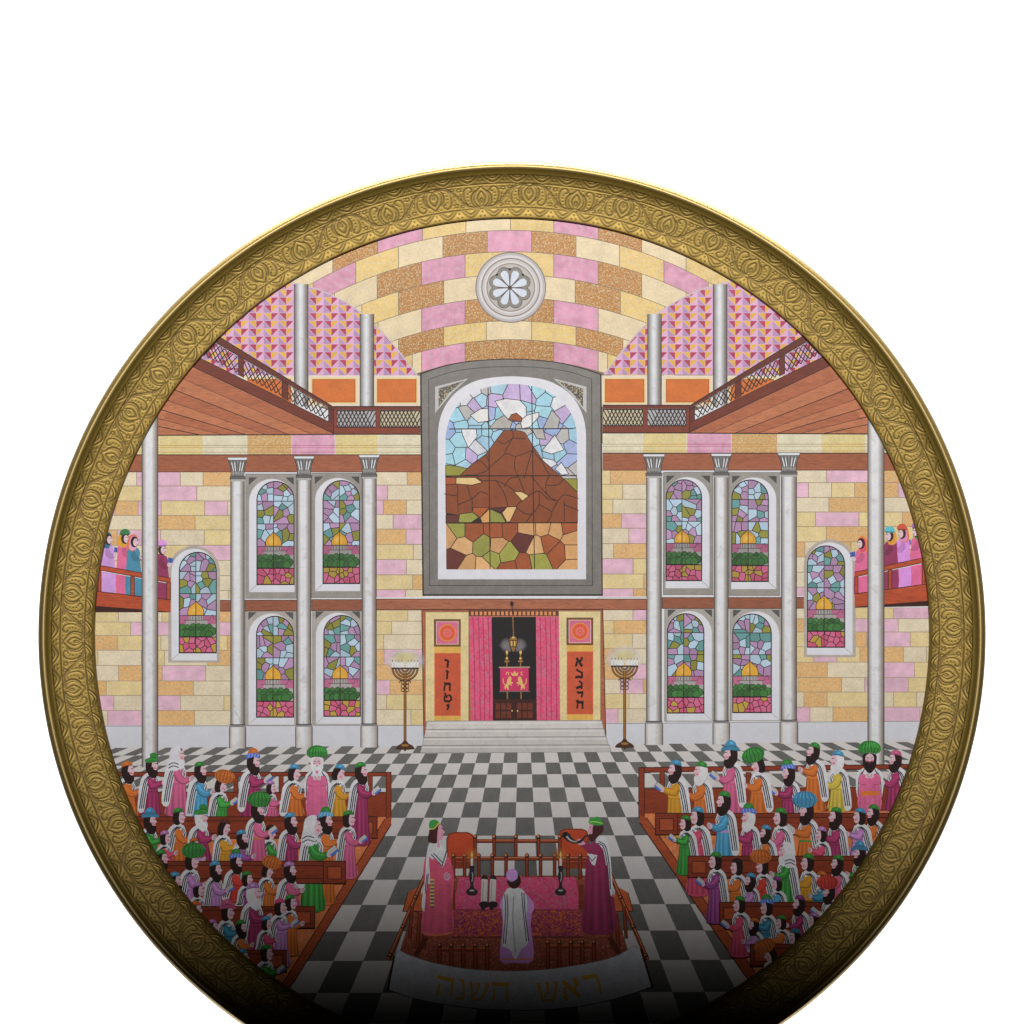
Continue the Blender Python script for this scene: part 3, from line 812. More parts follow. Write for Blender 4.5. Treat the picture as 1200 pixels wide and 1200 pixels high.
# ------------------------------------------------------------------ arched side windows
GL = [A(158, 178, 192, 188), A(160, 126, 160, 188), A(138, 136, 58, 188), A(98, 148, 146, 188), A(160, 182, 198, 188), A(166, 130, 164, 188)]
def window(x0, x1, ytop, ybot, seed, side, W, surround=True, pad=17):
    """side: +1 the white splay shows on the left, -1 on the right"""
    a = Art(); w = x1 - x0; H = ybot - ytop; r = random.Random(seed); s_ = side
    fr_ = Art()
    wh, gr_ = A(196, 196, 202, W), A(132, 127, 121, W)
    near, far = (x0, x1) if s_ > 0 else (x1, x0)      # near: side with the splay
    d = 9.2 * s_
    if surround:
        xa, xb = sorted((near - 13.5 * s_, far + 3.4 * s_))
        fr_.rect(xa, ytop - 9, xb, ybot + pad, A(112, 107, 102, W)); fr_.rect(xa + .8, ytop - 8.2, xb - .8, ybot + pad - .6, gr_, 'wash')
        fr_.polys([([(xa + 4, ytop - 4.6), (xa + 14, ytop - 4.6), (xa + 4, ytop + 4.5)], A(76, 73, 72, W), 'plain'), ([(xb - 4, ytop - 4.6), (xb - 14, ytop - 4.6), (xb - 4, ytop + 4.5)], A(76, 73, 72, W), 'plain')])
    oa, ob = sorted((near - d, far + .6 * s_))
    if not surround: fr_.poly(arch(oa - 3.5, ob + 3.5, ytop - 7.5, ybot + 11.5), A(140, 132, 124, W), 'wash')
    fr_.poly(arch(oa, ob, ytop - (3 if surround else 4), ybot + 9), wh)
    fr_.line([(near, ybot + .5), (near - d, ybot + 8.5)], .7, A(140, 136, 132, W))
    fr_.line(arch(oa, ob, ytop - (3 if surround else 4), ybot + 9), .6, A(150, 146, 142, W), True)
    lead = A(44, 20, 26, W)
    outer = arch(x0, x1, ytop, ybot); a.poly(outer, lead)
    glass = ccw(arch(x0 + .8, x1 - .8, ytop + .8, ybot - .8))
    y1, y2, yd, yt, yb = ytop + H * .193, ytop + H * .413, ytop + H * .63, ytop + H * .715, ytop + H * .843
    xm = x0 + w * .447
    def band(ya, yb_, xa=None, xb=None):
        xa = x0 - 5 if xa is None else xa; xb = x1 + 5 if xb is None else xb
        return clip_convex(glass, ccw([(xa, ya), (xb, ya), (xb, yb_), (xa, yb_)]))
    its = []; prev = None
    for ya, yb_, n in ((ytop - 1, y1 - .4, 17), (y1 + .4, y2 - .4, 17), (y2 + .4, yd, 15)):
        for xa, xb, fr in ((None, xm - .4, .47), (xm + .4, None, .53)):
            for p, c in voronoi(band(ya, yb_, xa, xb), max(4, int(n * fr + r.random())), r, .42):
                k = r.choice(GL)
                while k is prev: k = r.choice(GL)
                prev = k; its.append((c, mul(k, r.uniform(.8, 1.08)), 'plain'))
    for p, c in voronoi(band(yb + .4, ybot), 17, r, .42):
        its.append((c, mul(r.choice([A(186, 92, 124, W), A(176, 76, 106, W), A(160, 132, 56, W), A(186, 92, 124, W)]), .85), 'plain'))
    a.polys(its)
    # terrace, domed building, trees
    a.polys([(band(yd + .3, yt), A(150, 84, 112, W), 'plain'), (band(yt, yb), A(132, 132, 128, W), 'plain')])
    cx = xm; rr = w * .208; yb_d = yd - .3
    wl = A(132, 128, 126, W)
    a.rect(cx - rr * .92, yb_d, cx + rr * .92, yd + 5.2, wl); a.rect(cx - w * .26, yd + 5.2, cx + w * .32, yt + 1, wl)
    for t in (-.75, -.4, 0, .4, .75): a.line([(cx + rr * t, yd + .8), (cx + rr * t, yd + 4.8)], .6, lead)
    a.line([(cx - w * .32, yd + 5.6), (cx + w * .36, yd + 5.4)], .6, lead); a.line([(cx + w * .36, yd + 5.4), (cx + w * .44, yd - 1), (cx + w * .49, yd + 4)], .5, lead)
    dome = sm([(cx - rr, yb_d), (cx - rr * 1.02, yb_d - rr * .55), (cx - rr * .75, yb_d - rr * 1.15), (cx - rr * .28, yb_d - rr * 1.5), (cx, yb_d - rr * 1.85), (cx + rr * .28, yb_d - rr * 1.5), (cx + rr * .75, yb_d - rr * 1.15), (cx + rr * 1.02, yb_d - rr * .55), (cx + rr, yb_d)], False, 3)
    a.poly(dome, A(178, 132, 44, W)); a.ell(cx - rr * .1, yb_d - rr * .62, rr * .62, rr * .58, A(196, 144, 50, W), n=14); a.ell(cx - rr * .2, yb_d - rr * .66, rr * .3, rr * .3, A(212, 172, 84, W), n=10)
    a.line(dome, .7, lead, True); a.line([(cx, yb_d - rr * 1.8), (cx, yb_d - rr * 2.5)], .9, lead)
    its = []
    n = 7
    for row, (yy, rad_) in enumerate(((yt + 3.6, w * .085), (yt + 8.5, w * .10), (yb - 3.4, w * .11))):
        for i in range(n):
            px = x0 + w * (i + (.25 if row % 2 else .6)) / n
            if px < x0 + 3 or px > x1 - 3: continue
            t_ = r.uniform(.85, 1.15) * rad_
            p = [(px + t_ * math.cos(q) * r.uniform(.85, 1.15), min(yb - .6, yy + t_ * 1.1 * math.sin(q) * r.uniform(.85, 1.15))) for q in [k * 6.283 / 9 for k in range(9)]]
            p = clip_convex(p, glass)
            if len(p) > 2:
                a.poly(p, mul(A(52, 98, 46, W), r.uniform(.7, 1.4)), 'plain'); a.line(p, .55, A(30, 40, 28, W), True)
    for yy in (y1, y2, yb): a.line([(x0, yy), (x1, yy)], .9, lead)
    a.line([(x0, yd), (x1, yd)], .7, lead)
    a.line([(xm, ytop + .3), (xm, ybot)], .9, lead); a.line(outer, .9, lead, True)
    return fr_, a

wins = []
for x0, x1, yt, yb, sd, W, pad, sur in (
        (301, 344.8, 564, 685, 1, 176, 17, True), (378.4, 421.6, 563, 683.8, 2, 178, 17, True),
        (300.5, 344.2, 722, 840.4, 3, 160, 10, True), (379.4, 422.4, 721, 839.4, 4, 162, 10, True),
        (780.4, 822.4, 562, 680.4, 5, 178, 17, True), (857.4, 900.6, 562.3, 681.4, 6, 176, 17, True),
        (782, 825, 719, 835.6, 7, 162, 10, True), (858.4, 904, 719.4, 835, 8, 160, 10, True),
        (210, 253.7, 647, 765, 9, 165, 10, False), (946, 990, 639.5, 758.5, 10, 165, 10, False)):
    wins.append(window(x0, x1, yt, yb, sd, 1 if x0 < 600 else -1, W, sur, pad))
# short timber pieces in the bays
for q in ((287.4, 348, 703.2), (365.4, 424.5, 702.6), (776, 837, 700.2), (853.6, 915.4, 700.2)): timber(*q)

# tall columns with leafy capitals
cols_ = []
def capital(a, xc, yt, w, W=182):
    hw = w / 2
    g1, g2, g3 = A(118, 116, 115, W), A(70, 68, 68, W), A(196, 196, 198, W)
    body = sm([(xc - hw * 1.36, yt + 3), (xc - hw * 1.15, yt + 8), (xc - hw * .98, yt + 14), (xc - hw * .95, yt + 23)], False, 3)
    a.poly(body + [(2 * xc - x, y) for x, y in reversed(body)], g1, 'wash')
    for t, b_ in ((-1.0, -.7), (-.62, -.38), (-.2, -.12), (.2, .12), (.62, .38), (1.0, .7)):
        a.line(sm([(xc + hw * t * 1.15, yt + 4), (xc + hw * (t * .5 + b_ * .5), yt + 11), (xc + hw * b_, yt + 22)], False, 3), .9, g2)
    for t in (-.8, -.4, .4, .8): a.line([(xc + hw * t * 1.1, yt + 6), (xc + hw * t * .72, yt + 16)], 1.1, g3)
    for t in (-.7, -.25, .25, .7): a.ell(xc + hw * t, yt + 18.5, 1.6, 2.6, A(140, 138, 136, W), n=8); a.line([(xc + hw * t, yt + 16), (xc + hw * t, yt + 21)], .5, g2)
    a.line(body, .8, INK); a.line([(2 * xc - x, y) for x, y in body], .8, INK)
    a.poly([(xc - hw * 1.5, yt), (xc + hw * 1.5, yt), (xc + hw * 1.36, yt + 3.2), (xc - hw * 1.36, yt + 3.2)], A(182, 184, 188, W)); a.line([(xc - hw * 1.5, yt), (xc + hw * 1.5, yt), (xc + hw * 1.36, yt + 3.2), (xc - hw * 1.36, yt + 3.2)], .7, A(80, 78, 78, W), True)
    a.rect(xc - hw * 1.1, yt + 22.5, xc + hw * 1.1, yt + 25, A(100, 98, 96, W)); a.rect(xc - hw * 1.0, yt + 25, xc + hw * 1.0, yt + 28, A(150, 148, 146, W))
    a.frame(xc - hw * 1.1, yt + 22.5, xc + hw * 1.1, yt + 25.3, .6, INK)
for x0, x1, yt, yb in ((270.4, 286.4, 536, 877), (348, 364.4, 534.5, 876.5), (424.4, 441, 533, 876), (757.6, 775, 532, 873), (837, 853.4, 531.5, 872.5), (915.6, 933.4, 530.5, 871.5)):
    a = Art(); dx = (1.0 if x0 < 600 else -1.0) * -0.6
    column(a, x0, x1, yt + 25, yb - 26, 176)
    bw = 1.6
    a.grad([x0 - bw + (x1 - x0 + 2 * bw) * t for t in (0, .2, .5, .8, 1)], yb - 26, yb, [A(132, 124, 120, 168), A(170, 166, 164, 168), A(186, 186, 188, 168), A(156, 148, 144, 168), A(116, 108, 104, 168)], 'marble')
    a.rect(x0 - 1.2, yb - 27.6, x1 + 1.2, yb - 25, A(112, 110, 110, 168)); a.line([(x0 - 1.2, yb - 27.8), (x1 + 1.2, yb - 27.8)], .8, INK)
    a.line([(x0 - bw, yb - 25), (x0 - bw, yb)], .9, A(66, 60, 60, 168)); a.line([(x1 + bw, yb - 25), (x1 + bw, yb)], .9, A(66, 60, 60, 168))
    capital(a, (x0 + x1) / 2, yt, x1 - x0); cols_.append(a)

# ------------------------------------------------------------------ the ark wall
ark = Art(); W = 165
ark.rect(441, 700.3, 758, 702.2, A(180, 178, 180, W)); ark.rect(441, 702, 758, 714.5, A(152, 92, 66, 175), 'wood'); ark.frame(441, 702, 758, 714.5, .8, A(76, 36, 26, W))
ark.poly([(494, 714), (706.5, 713), (710.5, 866), (702, 846), (500, 846), (496.5, 866)], A(150, 84, 56, W), 'wood')
ark.rect(498.3, 716.5, 549.5, 846, A(190, 172, 126, W), 'wash'); ark.rect(654.5, 715.5, 704, 846, A(190, 172, 126, W), 'wash')
ark.frame(498.3, 717, 549.5, 846, .8, A(110, 66, 44, W)); ark.frame(654.5, 716, 704, 846, .8, A(110, 66, 44, W))
ark.line([(494.3, 714), (496.8, 866)], 1.1, A(70, 30, 22, W)); ark.line([(706.3, 713), (710, 866)], 1.1, A(70, 30, 22, W)); ark.line([(494, 714.6), (706, 714)], 1.2, A(70, 30, 22, W))
ark.rect(576, 722, 629, 846, A(30, 22, 24, W))
ark.rect(549.5, 715.2, 654.5, 722.8, A(96, 52, 34, W), 'wood')
ark.polys([([(552 + 5.05 * k, 716.6), (555 + 5.05 * k, 716.6), (555 + 5.05 * k, 721), (552 + 5.05 * k, 721)], A(176, 116, 72, W), 'plain') for k in range(20)])
ark.line([(549.5, 722.6), (654.5, 722.3)], 1.0, A(160, 100, 70, W))
for s_, x0 in ((1, 509), (-1, 664.2)):
    dy = 0 if s_ > 0 else -1.8
    ark.rect(x0, 757 + dy, x0 + 31, 844.5 + dy * .4, A(190, 148, 70, W), 'wash')
    ark.rect(x0, 726 + dy, x0 + 30.5, 757.3 + dy, A(120, 76, 40, W), 'wood'); ark.rect(x0 + 2.6, 728.6 + dy, x0 + 28, 754.8 + dy, A(184, 80, 112, W), 'damask')
    ark.frame(x0 + 2.6, 728.6 + dy, x0 + 28, 754.8 + dy, .7, A(200, 176, 170, W)); ark.frame(x0, 726 + dy, x0 + 30.5, 757.3 + dy, .8, A(74, 40, 24, W))
    for r_, c_ in ((10.2, (206, 138, 60)), (9.0, (184, 74, 44)), (4.6, (194, 100, 110)), (3.0, (186, 74, 46)), (1.2, (200, 110, 110))): ark.ell(x0 + 15.4, 741.6 + dy, r_, r_, A(*c_, W), n=22)
    for k in range(8): ark.ell(x0 + 15.4 + 4.4 * math.cos(k * .785), 741.6 + dy + 4.4 * math.sin(k * .785), 1.0, 1.0, A(196, 108, 100, W), n=7)
    ark.rect(x0, 765.2 + dy, x0 + 31, 839 + dy, A(178, 82, 54, W), 'wash'); ark.rect(x0 + .8, 766 + dy, x0 + 30, 838.2 + dy, A(168, 72, 44, W), 'wash')
def letters(art, strokes_, ox, oy, k, col, wsc=1.0):
    for w, p in strokes_: art.line([(ox + x * k, oy + y * k) for x, y in p], w * k * wsc, col)
BLK = A(34, 18, 18, W)
kk = 1 / 13.333
for w, p in ((30, [(285, 175), (318, 185), (335, 200), (330, 250), (322, 300)]), (26, [(288, 165), (300, 200)]), (30, [(300, 345), (345, 375)]), (24, [(325, 360), (322, 420), (316, 482)]),
             (34, [(275, 550), (378, 552)]), (22, [(290, 560), (280, 610), (272, 665)]), (24, [(366, 560), (360, 610), (362, 665)]), (22, [(276, 540), (285, 525)]),
             (26, [(282, 690), (300, 735), (320, 770)]), (22, [(282, 740), (278, 800), (290, 822)]), (30, [(275, 820), (370, 826)]), (26, [(378, 820), (384, 765), (352, 715)]), (20, [(330, 745), (340, 720)]),
             (40, [(318, 870), (345, 900)]), (26, [(345, 890), (338, 925), (316, 958)])):
    ark.line([(500 + x * kk, 760 + y * kk) for x, y in p], w * kk * 1.22, BLK)
for w, p in ((32, [(340, 210), (430, 345)]), (28, [(425, 200), (420, 240), (390, 270)]), (28, [(350, 262), (345, 300), (330, 345)]),
             (26, [(340, 385), (362, 412), (420, 440)]), (26, [(425, 432), (428, 480), (430, 520)]), (32, [(320, 525), (365, 505), (432, 520)]),
             (24, [(385, 565), (400, 590), (425, 605)]), (24, [(424, 595), (422, 650), (420, 700)]), (34, [(335, 690), (380, 668), (420, 665)]),
             (30, [(350, 735), (372, 758), (450, 748)]), (24, [(432, 750), (428, 790), (420, 832)]),
             (36, [(348, 870), (362, 905), (455, 908)]), (24, [(360, 930), (350, 1005)]), (26, [(430, 910), (436, 960), (434, 1010)])):
    ark.line([(650 + x * kk, 755 + y * kk) for x, y in p], w * kk * 1.22, BLK)
# curtains
for x0, x1, x2, x3 in ((549.5, 576, 578, 552), (628, 655, 656.5, 629)):
    ark.poly([(x0, 722.5), (x1, 722.5), (x2, 845.5), (x3, 846)], A(190, 62, 98, W), 'damask')
    for t in (.18, .42, .62, .85):
        xa, xb = x0 + (x1 - x0) * t, x3 + (x2 - x3) * t
        ark.line([(xa, 723), ((xa + xb) / 2 + .6, 780), (xb, 845)], .9, A(150, 38, 68, W))
# inside: lamp, scroll in its mantle, cupboard
GD = A(128, 92, 44, W); GD2 = A(196, 160, 92, W)
for s_ in (1, -1):
    for k in range(6):
        a_ = math.radians(28 + 11 * k)
        x0_, y0_ = 601.5 + s_ * 3, 764.0
        ark.quads([([(x0_, y0_), (x0_ + s_ * 17 * math.cos(a_), y0_ - 17 * math.sin(a_)), (x0_ + s_ * 17 * math.cos(a_ + .1), y0_ - 17 * math.sin(a_ + .1))], [(*A(150, 142, 146, W), .6), (*A(150, 142, 146, W), 0.0), (*A(150, 142, 146, W), 0.05)])], 'thin')
    ark.glow(601.5 + s_ * 8.5, 756, 7.5, 9, A(140, 132, 136, W), .38)
ark.line([(600, 704), (600.5, 720)], 1.0, A(50, 28, 24, W)); ark.ell(599.8, 707.5, 2.3, 3, A(50, 30, 26, W), n=10)
for k in range(9): ark.ell(601 + .1 * k, 724 + 2.5 * k, .9, 1.2, GD, n=7)
ark.poly([(598.5, 746), (604.5, 746), (607, 750.5), (604.8, 758), (602.6, 764), (600.6, 764), (598.2, 758), (596, 750.5)], GD); ark.rect(599, 751, 600.4, 757, GD2); ark.rect(602.4, 751, 603.8, 757, GD2); ark.line([(598.5, 746), (596, 750.5), (598.2, 758), (600.6, 764), (602.6, 764), (604.8, 758), (607, 750.5), (604.5, 746)], .7, A(50, 30, 18, W), True); ark.line([(596, 750.5), (607, 750.5)], .8, A(50, 30, 18, W)); ark.line([(598.2, 758), (604.8, 758)], .8, A(50, 30, 18, W)); ark.ell(601.5, 747, 1.6, 1.4, GD2, n=8); ark.line([(601.4, 750.5), (601.4, 758)], .8, A(70, 40, 20, W))
for xx in (594, 610):
    ark.line([(xx, 762), (xx, 781)], 1.5, GD); ark.ell(xx, 775, 3.2, 1.5, GD, n=10); ark.ell(xx, 764.5, 1.5, 2.4, GD2, n=8); ark.ell(xx, 771.5, 1.8, 1.2, GD2, n=8)
    ark.line([(xx + .5, 810), (xx + .7, 819)], 1.6, GD)
ark.rect(586.2, 782.8, 619.5, 809.5, A(172, 40, 84, W), 'wash')
ark.line([(584.5, 782.2), (621, 781.8)], 1.6, A(140, 120, 104, W)); ark.line([(585, 810.3), (621, 810)], 1.4, A(110, 84, 80, W))
for s_ in (1, -1):
    def R(p): return [(603.2 + s_ * x, y) for x, y in p]
    ark.poly(R([(-11.5, 808), (-12, 804.5), (-9.5, 801), (-8.6, 796.5), (-6.5, 792.5), (-4.2, 793.4), (-3.6, 796), (-4.8, 799), (-2, 799.6), (-2.2, 800.8), (-5.6, 801.6), (-7.6, 804), (-6.8, 808), (-8.6, 808), (-9.2, 805.6)]), GD2)
    ark.line(R(sm([(-10.6, 803), (-13.2, 800), (-13.6, 795)], False, 3)), .9, GD2); ark.line(R([(-5.4, 801.4), (-3.6, 803.4)]), .9, GD2)
    ark.line(R([(-10.2, 791), (-9.2, 787.4), (-7.2, 788.4), (-7.2, 791)] if s_ > 0 else [(-9.5, 791), (-7.6, 790.6), (-7.6, 787.6), (-9.5, 787.4)]), .8, GD2)
ark.poly([(600, 792), (598.6, 787.6), (601.4, 789.6), (603, 785.6), (604.8, 789.6), (607.6, 787.4), (606.4, 792)], GD2)
ark.rect(577.4, 819.6, 628, 845.4, A(70, 28, 20, W), 'wood')
for x0, x1 in ((579.5, 601), (604.5, 626)):
    ark.frame(x0, 822, x1, 843.5, .8, A(40, 18, 16, W))
    for u in range(3):
        for v in range(2):
            xa = x0 + 1.4 + u * (x1 - x0 - 2) / 3; ya = 824 + v * 9.6
            ark.rect(xa, ya, xa + (x1 - x0) / 3 - 2, ya + 7.6, A(104, 44, 28, W), 'wood'); 
    ark.line([(x0 + 7, 823), (x0 + 7.5, 843)], .7, A(40, 18, 16, W))
ark.ell(600, 833, .8, 1.4, GD2, n=6); ark.ell(606.5, 833, .8, 1.4, GD2, n=6)
# marble steps
steps = Art()
for i, (ya, yb_, xa, xb) in enumerate(((845, 854.7, 501, 705), (854.7, 864, 499, 707.5), (864, 873.5, 497, 710.5), (873.5, 882, 494.7, 714))):
    steps.poly([(xa, ya), (xb, ya - .8), (xb + 2.2, yb_ - .8), (xa - 2.2, yb_)], A(158 - 4 * i, 153 - 4 * i, 150 - 4 * i, 162), 'marble')
    steps.line([(xa, ya), (xb, ya - .8)], .8, A(112, 106, 104, 160)); steps.line([(xa - 1, ya + 2.6), (xb + 1, ya + 1.8)], .9, A(180, 178, 178, 160))
    steps.line([(xa, ya), (xa - 2.2, yb_)], .6, A(112, 106, 104, 160)); steps.line([(xb, ya - .8), (xb + 2.2, yb_ - .8)], .6, A(112, 106, 104, 160))

# the two standing lampstands
def menorah(mx_, my, yb_):
    a = Art(); W = 162
    DKG, LTG = A(66, 38, 18, W), A(134, 92, 42, W)
    a.glow(mx_, my - 8, 25, 17, A(206, 204, 200, W), .95, n=28, core=.5); a.glow(mx_, my - 12, 18, 8, A(204, 190, 128, W), .55, n=24, core=.4)
    for k in range(-4, 5):
        if k == 0: continue
        x = mx_ + k * 3.7; a.rect(x - .75, my - 6, x + .75, my + 1, A(206, 206, 204, W)); a.ell(x, my - 8.2, .6, 1.3, A(110, 80, 40, W), n=6)
    a.rect(mx_ - .7, my - 3.5, mx_ + .7, my + 1, A(190, 150, 80, W))
    for r_ in (14.6, 10.8, 7.2, 3.6):
        p = [(mx_ + r_ * math.cos(t), my + 1 + r_ * .92 * math.sin(t)) for t in np.linspace(0, math.pi, 15)]
        a.line(p, 2.3, DKG); a.line(p, .8, LTG)
    a.rect(mx_ - 16, my - .2, mx_ + 16, my + 1.6, A(66, 38, 22, W))
    a.rect(mx_ - 1.7, my + 6, mx_ + 1.7, yb_ - 8, A(96, 58, 24, W)); a.rect(mx_ - .7, my + 6, mx_ + .6, yb_ - 8, LTG)
    for s_ in (-1, 1):
        for dy, r_ in ((17, 2.0), (21.5, 2.2), (26, 2.0)): a.line([(mx_ + s_ * 2.6 + r_ * math.cos(t), my + dy + r_ * math.sin(t)) for t in np.linspace(0, 6.28, 11)], .8, DKG)
        a.line(sm([(mx_ + s_ * 1, my + 16), (mx_ + s_ * 5, my + 15), (mx_ + s_ * 7, my + 17.5)], False, 3), 1.0, DKG)
    a.poly(sm([(mx_ - 1.6, yb_ - 9), (mx_ - 4, yb_ - 6), (mx_ - 9, yb_ - 3), (mx_ - 11.2, yb_ + .5), (mx_ - 6, yb_ + 1.2), (mx_, yb_ + 1.6), (mx_ + 6, yb_ + 1.2), (mx_ + 11.2, yb_ + .5), (mx_ + 9, yb_ - 3), (mx_ + 4, yb_ - 6), (mx_ + 1.6, yb_ - 9)], True, 3), A(72, 42, 22, W))
    a.ell(mx_, yb_ - 3.6, 4.6, 1.5, LTG, n=12); a.rect(mx_ - 1, yb_ + .5, mx_ + 1, yb_ + 3, DKG)
    return a
menorahs = [menorah(474.7, 782.5, 877), menorah(732, 780, 875)]
outer_cols = []
GB = []

# ------------------------------------------------------------------ women on the side balconies
def veiled(fx, fy_, d, veil, veil2, robe, foot, hat=None, hair=A(60, 26, 26, 165), book=None, W=165, lean=0):
    a = Art()
    SK = A(196, 170, 176, W)
    a.poly(sm([(fx - 7 * d, fy_ + 6), (fx - 9 * d, fy_ + 20), (fx - 10 * d, foot), (fx + 8 * d, foot), (fx + 7 * d, fy_ + 22), (fx + 5 * d, fy_ + 8)], True, 3), robe, 'wash')
    a.poly(sm([(fx - 1 * d, fy_ + 8), (fx - 4 * d, fy_ + 17), (fx + 2 * d, fy_ + 23), (fx + 9 * d, fy_ + 20), (fx + 9 * d, fy_ + 17), (fx + 3 * d, fy_ + 16)], True, 3), mul(robe, .72), 'wash')
    if veil: a.poly(sm([(fx - 1 * d, fy_ - 9), (fx - 7 * d, fy_ - 5), (fx - 8 * d, fy_ + 8), (fx + 1 * d, fy_ + 10), (fx + 4 * d, fy_ - 4)], True, 3), veil, 'wash')
    if veil2: a.poly(sm([(fx, fy_ - 7), (fx - 5 * d, fy_ - 4), (fx - 6 * d, fy_ + 8), (fx + 1 * d, fy_ + 9), (fx + 4 * d, fy_ - 3)], True, 3), veil2, 'wash')
    a.ell(fx, fy_, 4.6, 6.6, hair, n=14); a.ell(fx + 1.4 * d, fy_ + .6, 2.9, 4.6, SK, n=12)
    a.line([(fx + 1.2 * d, fy_ - 1.4), (fx + 3.4 * d, fy_ - 1.2)], .6, A(60, 26, 30, W)); a.line([(fx + 2 * d, fy_ + 3), (fx + 3.4 * d, fy_ + 2.8)], .6, A(150, 60, 70, W)); a.line([(fx + 4 * d, fy_ - 1), (fx + 4.8 * d, fy_ + 1), (fx + 3.6 * d, fy_ + 1.4)], .6, SK)
    if hat: a.poly(sm([(fx - 5.5 * d, fy_ - 4), (fx - 5 * d, fy_ - 9), (fx, fy_ - 11.5), (fx + 5 * d, fy_ - 9), (fx + 5 * d, fy_ - 4.6)], True, 3), hat); 
    if hat: a.line([(fx - 5.4 * d, fy_ - 4.4), (fx + 5 * d, fy_ - 4.8)], 1.4, mul(hat, .45))
    for (dx, dy) in ((8, 18), (11, 15)): a.ell(fx + dx * d, fy_ + dy, 2.2, 2.6, SK, n=9); a.line([(fx + dx * d - 1, fy_ + dy), (fx + dx * d + 1, fy_ + dy - 1.5)], .4, A(80, 40, 44, W))
    if book: a.poly([(fx + 7 * d, fy_ + 9), (fx + 13 * d, fy_ + 10.5), (fx + 12.5 * d, fy_ + 16), (fx + 6.6 * d, fy_ + 15)], A(58, 82, 150, W)); a.line([(fx + 9.6 * d, fy_ + 10), (fx + 9.4 * d, fy_ + 15)], .5, A(40, 40, 70, W))
    return a
people = []
W = 165
TEAL, PNKR, MAR, LILR = A(60, 116, 140, W), A(196, 92, 132, W), A(132, 44, 80, W), A(170, 112, 172, W)
for d, L in ((1, [(127, 632, A(50, 96, 124, W), None, A(160, 120, 170, W), 694, None, 1), (146.5, 631, A(206, 150, 40, W), None, PNKR, 697, A(46, 110, 60, W), 0), (157.5, 635, A(206, 104, 60, W), A(190, 140, 170, W), TEAL, 699, None, 0), (190, 644, None, None, MAR, 702, A(176, 120, 176, W), 1)]),
             (-1, [(1074, 623, None, A(70, 120, 60, W), PNKR, 688, A(140, 90, 150, W), 1), (1057, 625, A(206, 110, 60, W), A(190, 120, 160, W), LILR, 690, A(176, 70, 50, W), 0), (1042.5, 628, A(216, 150, 60, W), None, MAR, 692, A(70, 150, 160, W), 0), (1009, 637, A(216, 130, 50, W), A(180, 60, 90, W), PNKR, 700, None, 1)])):
    for fx, fy_, v1, v2, rb, ft, hat, bk in L:
        people.append((veiled(fx, fy_, d, v1, v2, rb, ft, hat, book=bk), 'painted_woman'))
sideb = []
RW, RWD = A(156, 64, 34, W), A(74, 28, 18, W)
for s_ in (1, -1):
    b_ = Art()
    P0 = (lambda pts: pts)
    if s_ > 0:
        top0, top1, beam0, beam1, bot = (100, 659.5), (200, 677.5), (100, 691.5), (200, 703), 717
        posts = [(115, 118.5), (153.2, 157.5), (195.4, 199.8)]
    else:
        top0, top1, beam0, beam1, bot = (1001.5, 670.5), (1100, 650), (1001.5, 696), (1100, 682.5), 711.5
        posts = [(1001.5, 1005.5), (1041, 1045), (1080.5, 1084)]
    def ly(p, q, x): return p[1] + (q[1] - p[1]) * (x - p[0]) / (q[0] - p[0])
    b_.line([(top0[0], top0[1] + 6.3), (top1[0], top1[1] + 6.3)], 1.0, A(190, 182, 184, W))
    for xa, xb in posts:
        b_.poly([(xa, ly(top0, top1, xa) + 5), (xb, ly(top0, top1, xb) + 5), (xb, ly(beam0, beam1, xb) + 1), (xa, ly(beam0, beam1, xa) + 1)], RW, 'wood')
        b_.line([(xa, ly(top0, top1, xa) + 5), (xa, ly(beam0, beam1, xa))], .9, RWD); b_.line([(xb, ly(top0, top1, xb) + 5), (xb, ly(beam0, beam1, xb))], .9, RWD)
    b_.poly([top0, top1, (top1[0], top1[1] + 5.4), (top0[0], top0[1] + 5.4)], RW, 'wood')
    b_.line([top0, top1], .9, RWD); b_.line([(top0[0], top0[1] + 5.6), (top1[0], top1[1] + 5.6)], .8, RWD)
    b_.poly([beam0, beam1, (beam1[0], bot if s_ > 0 else bot - 2), (beam0[0], bot)], RW, 'wood'); b_.line([beam0, beam1], 1.0, RWD)
    if s_ > 0: b_.poly([(100, 709), (200, 716.8), (100, 717.4)], A(60, 20, 16, W))
    else: b_.poly([(1002, 711), (1100, 703), (1100, 709.5)], A(60, 20, 16, W))
    b_.line([(beam0[0], bot), (beam1[0], bot if s_ > 0 else bot - 2)], .9, RWD)
    sideb.append(b_)
for x0, x1, yt, yb in ((166.5, 185, 478, 899), (1017, 1036, 476, 897)):
    a = Art(); column(a, x0, x1, yt, yb, 172); outer_cols.append(a)

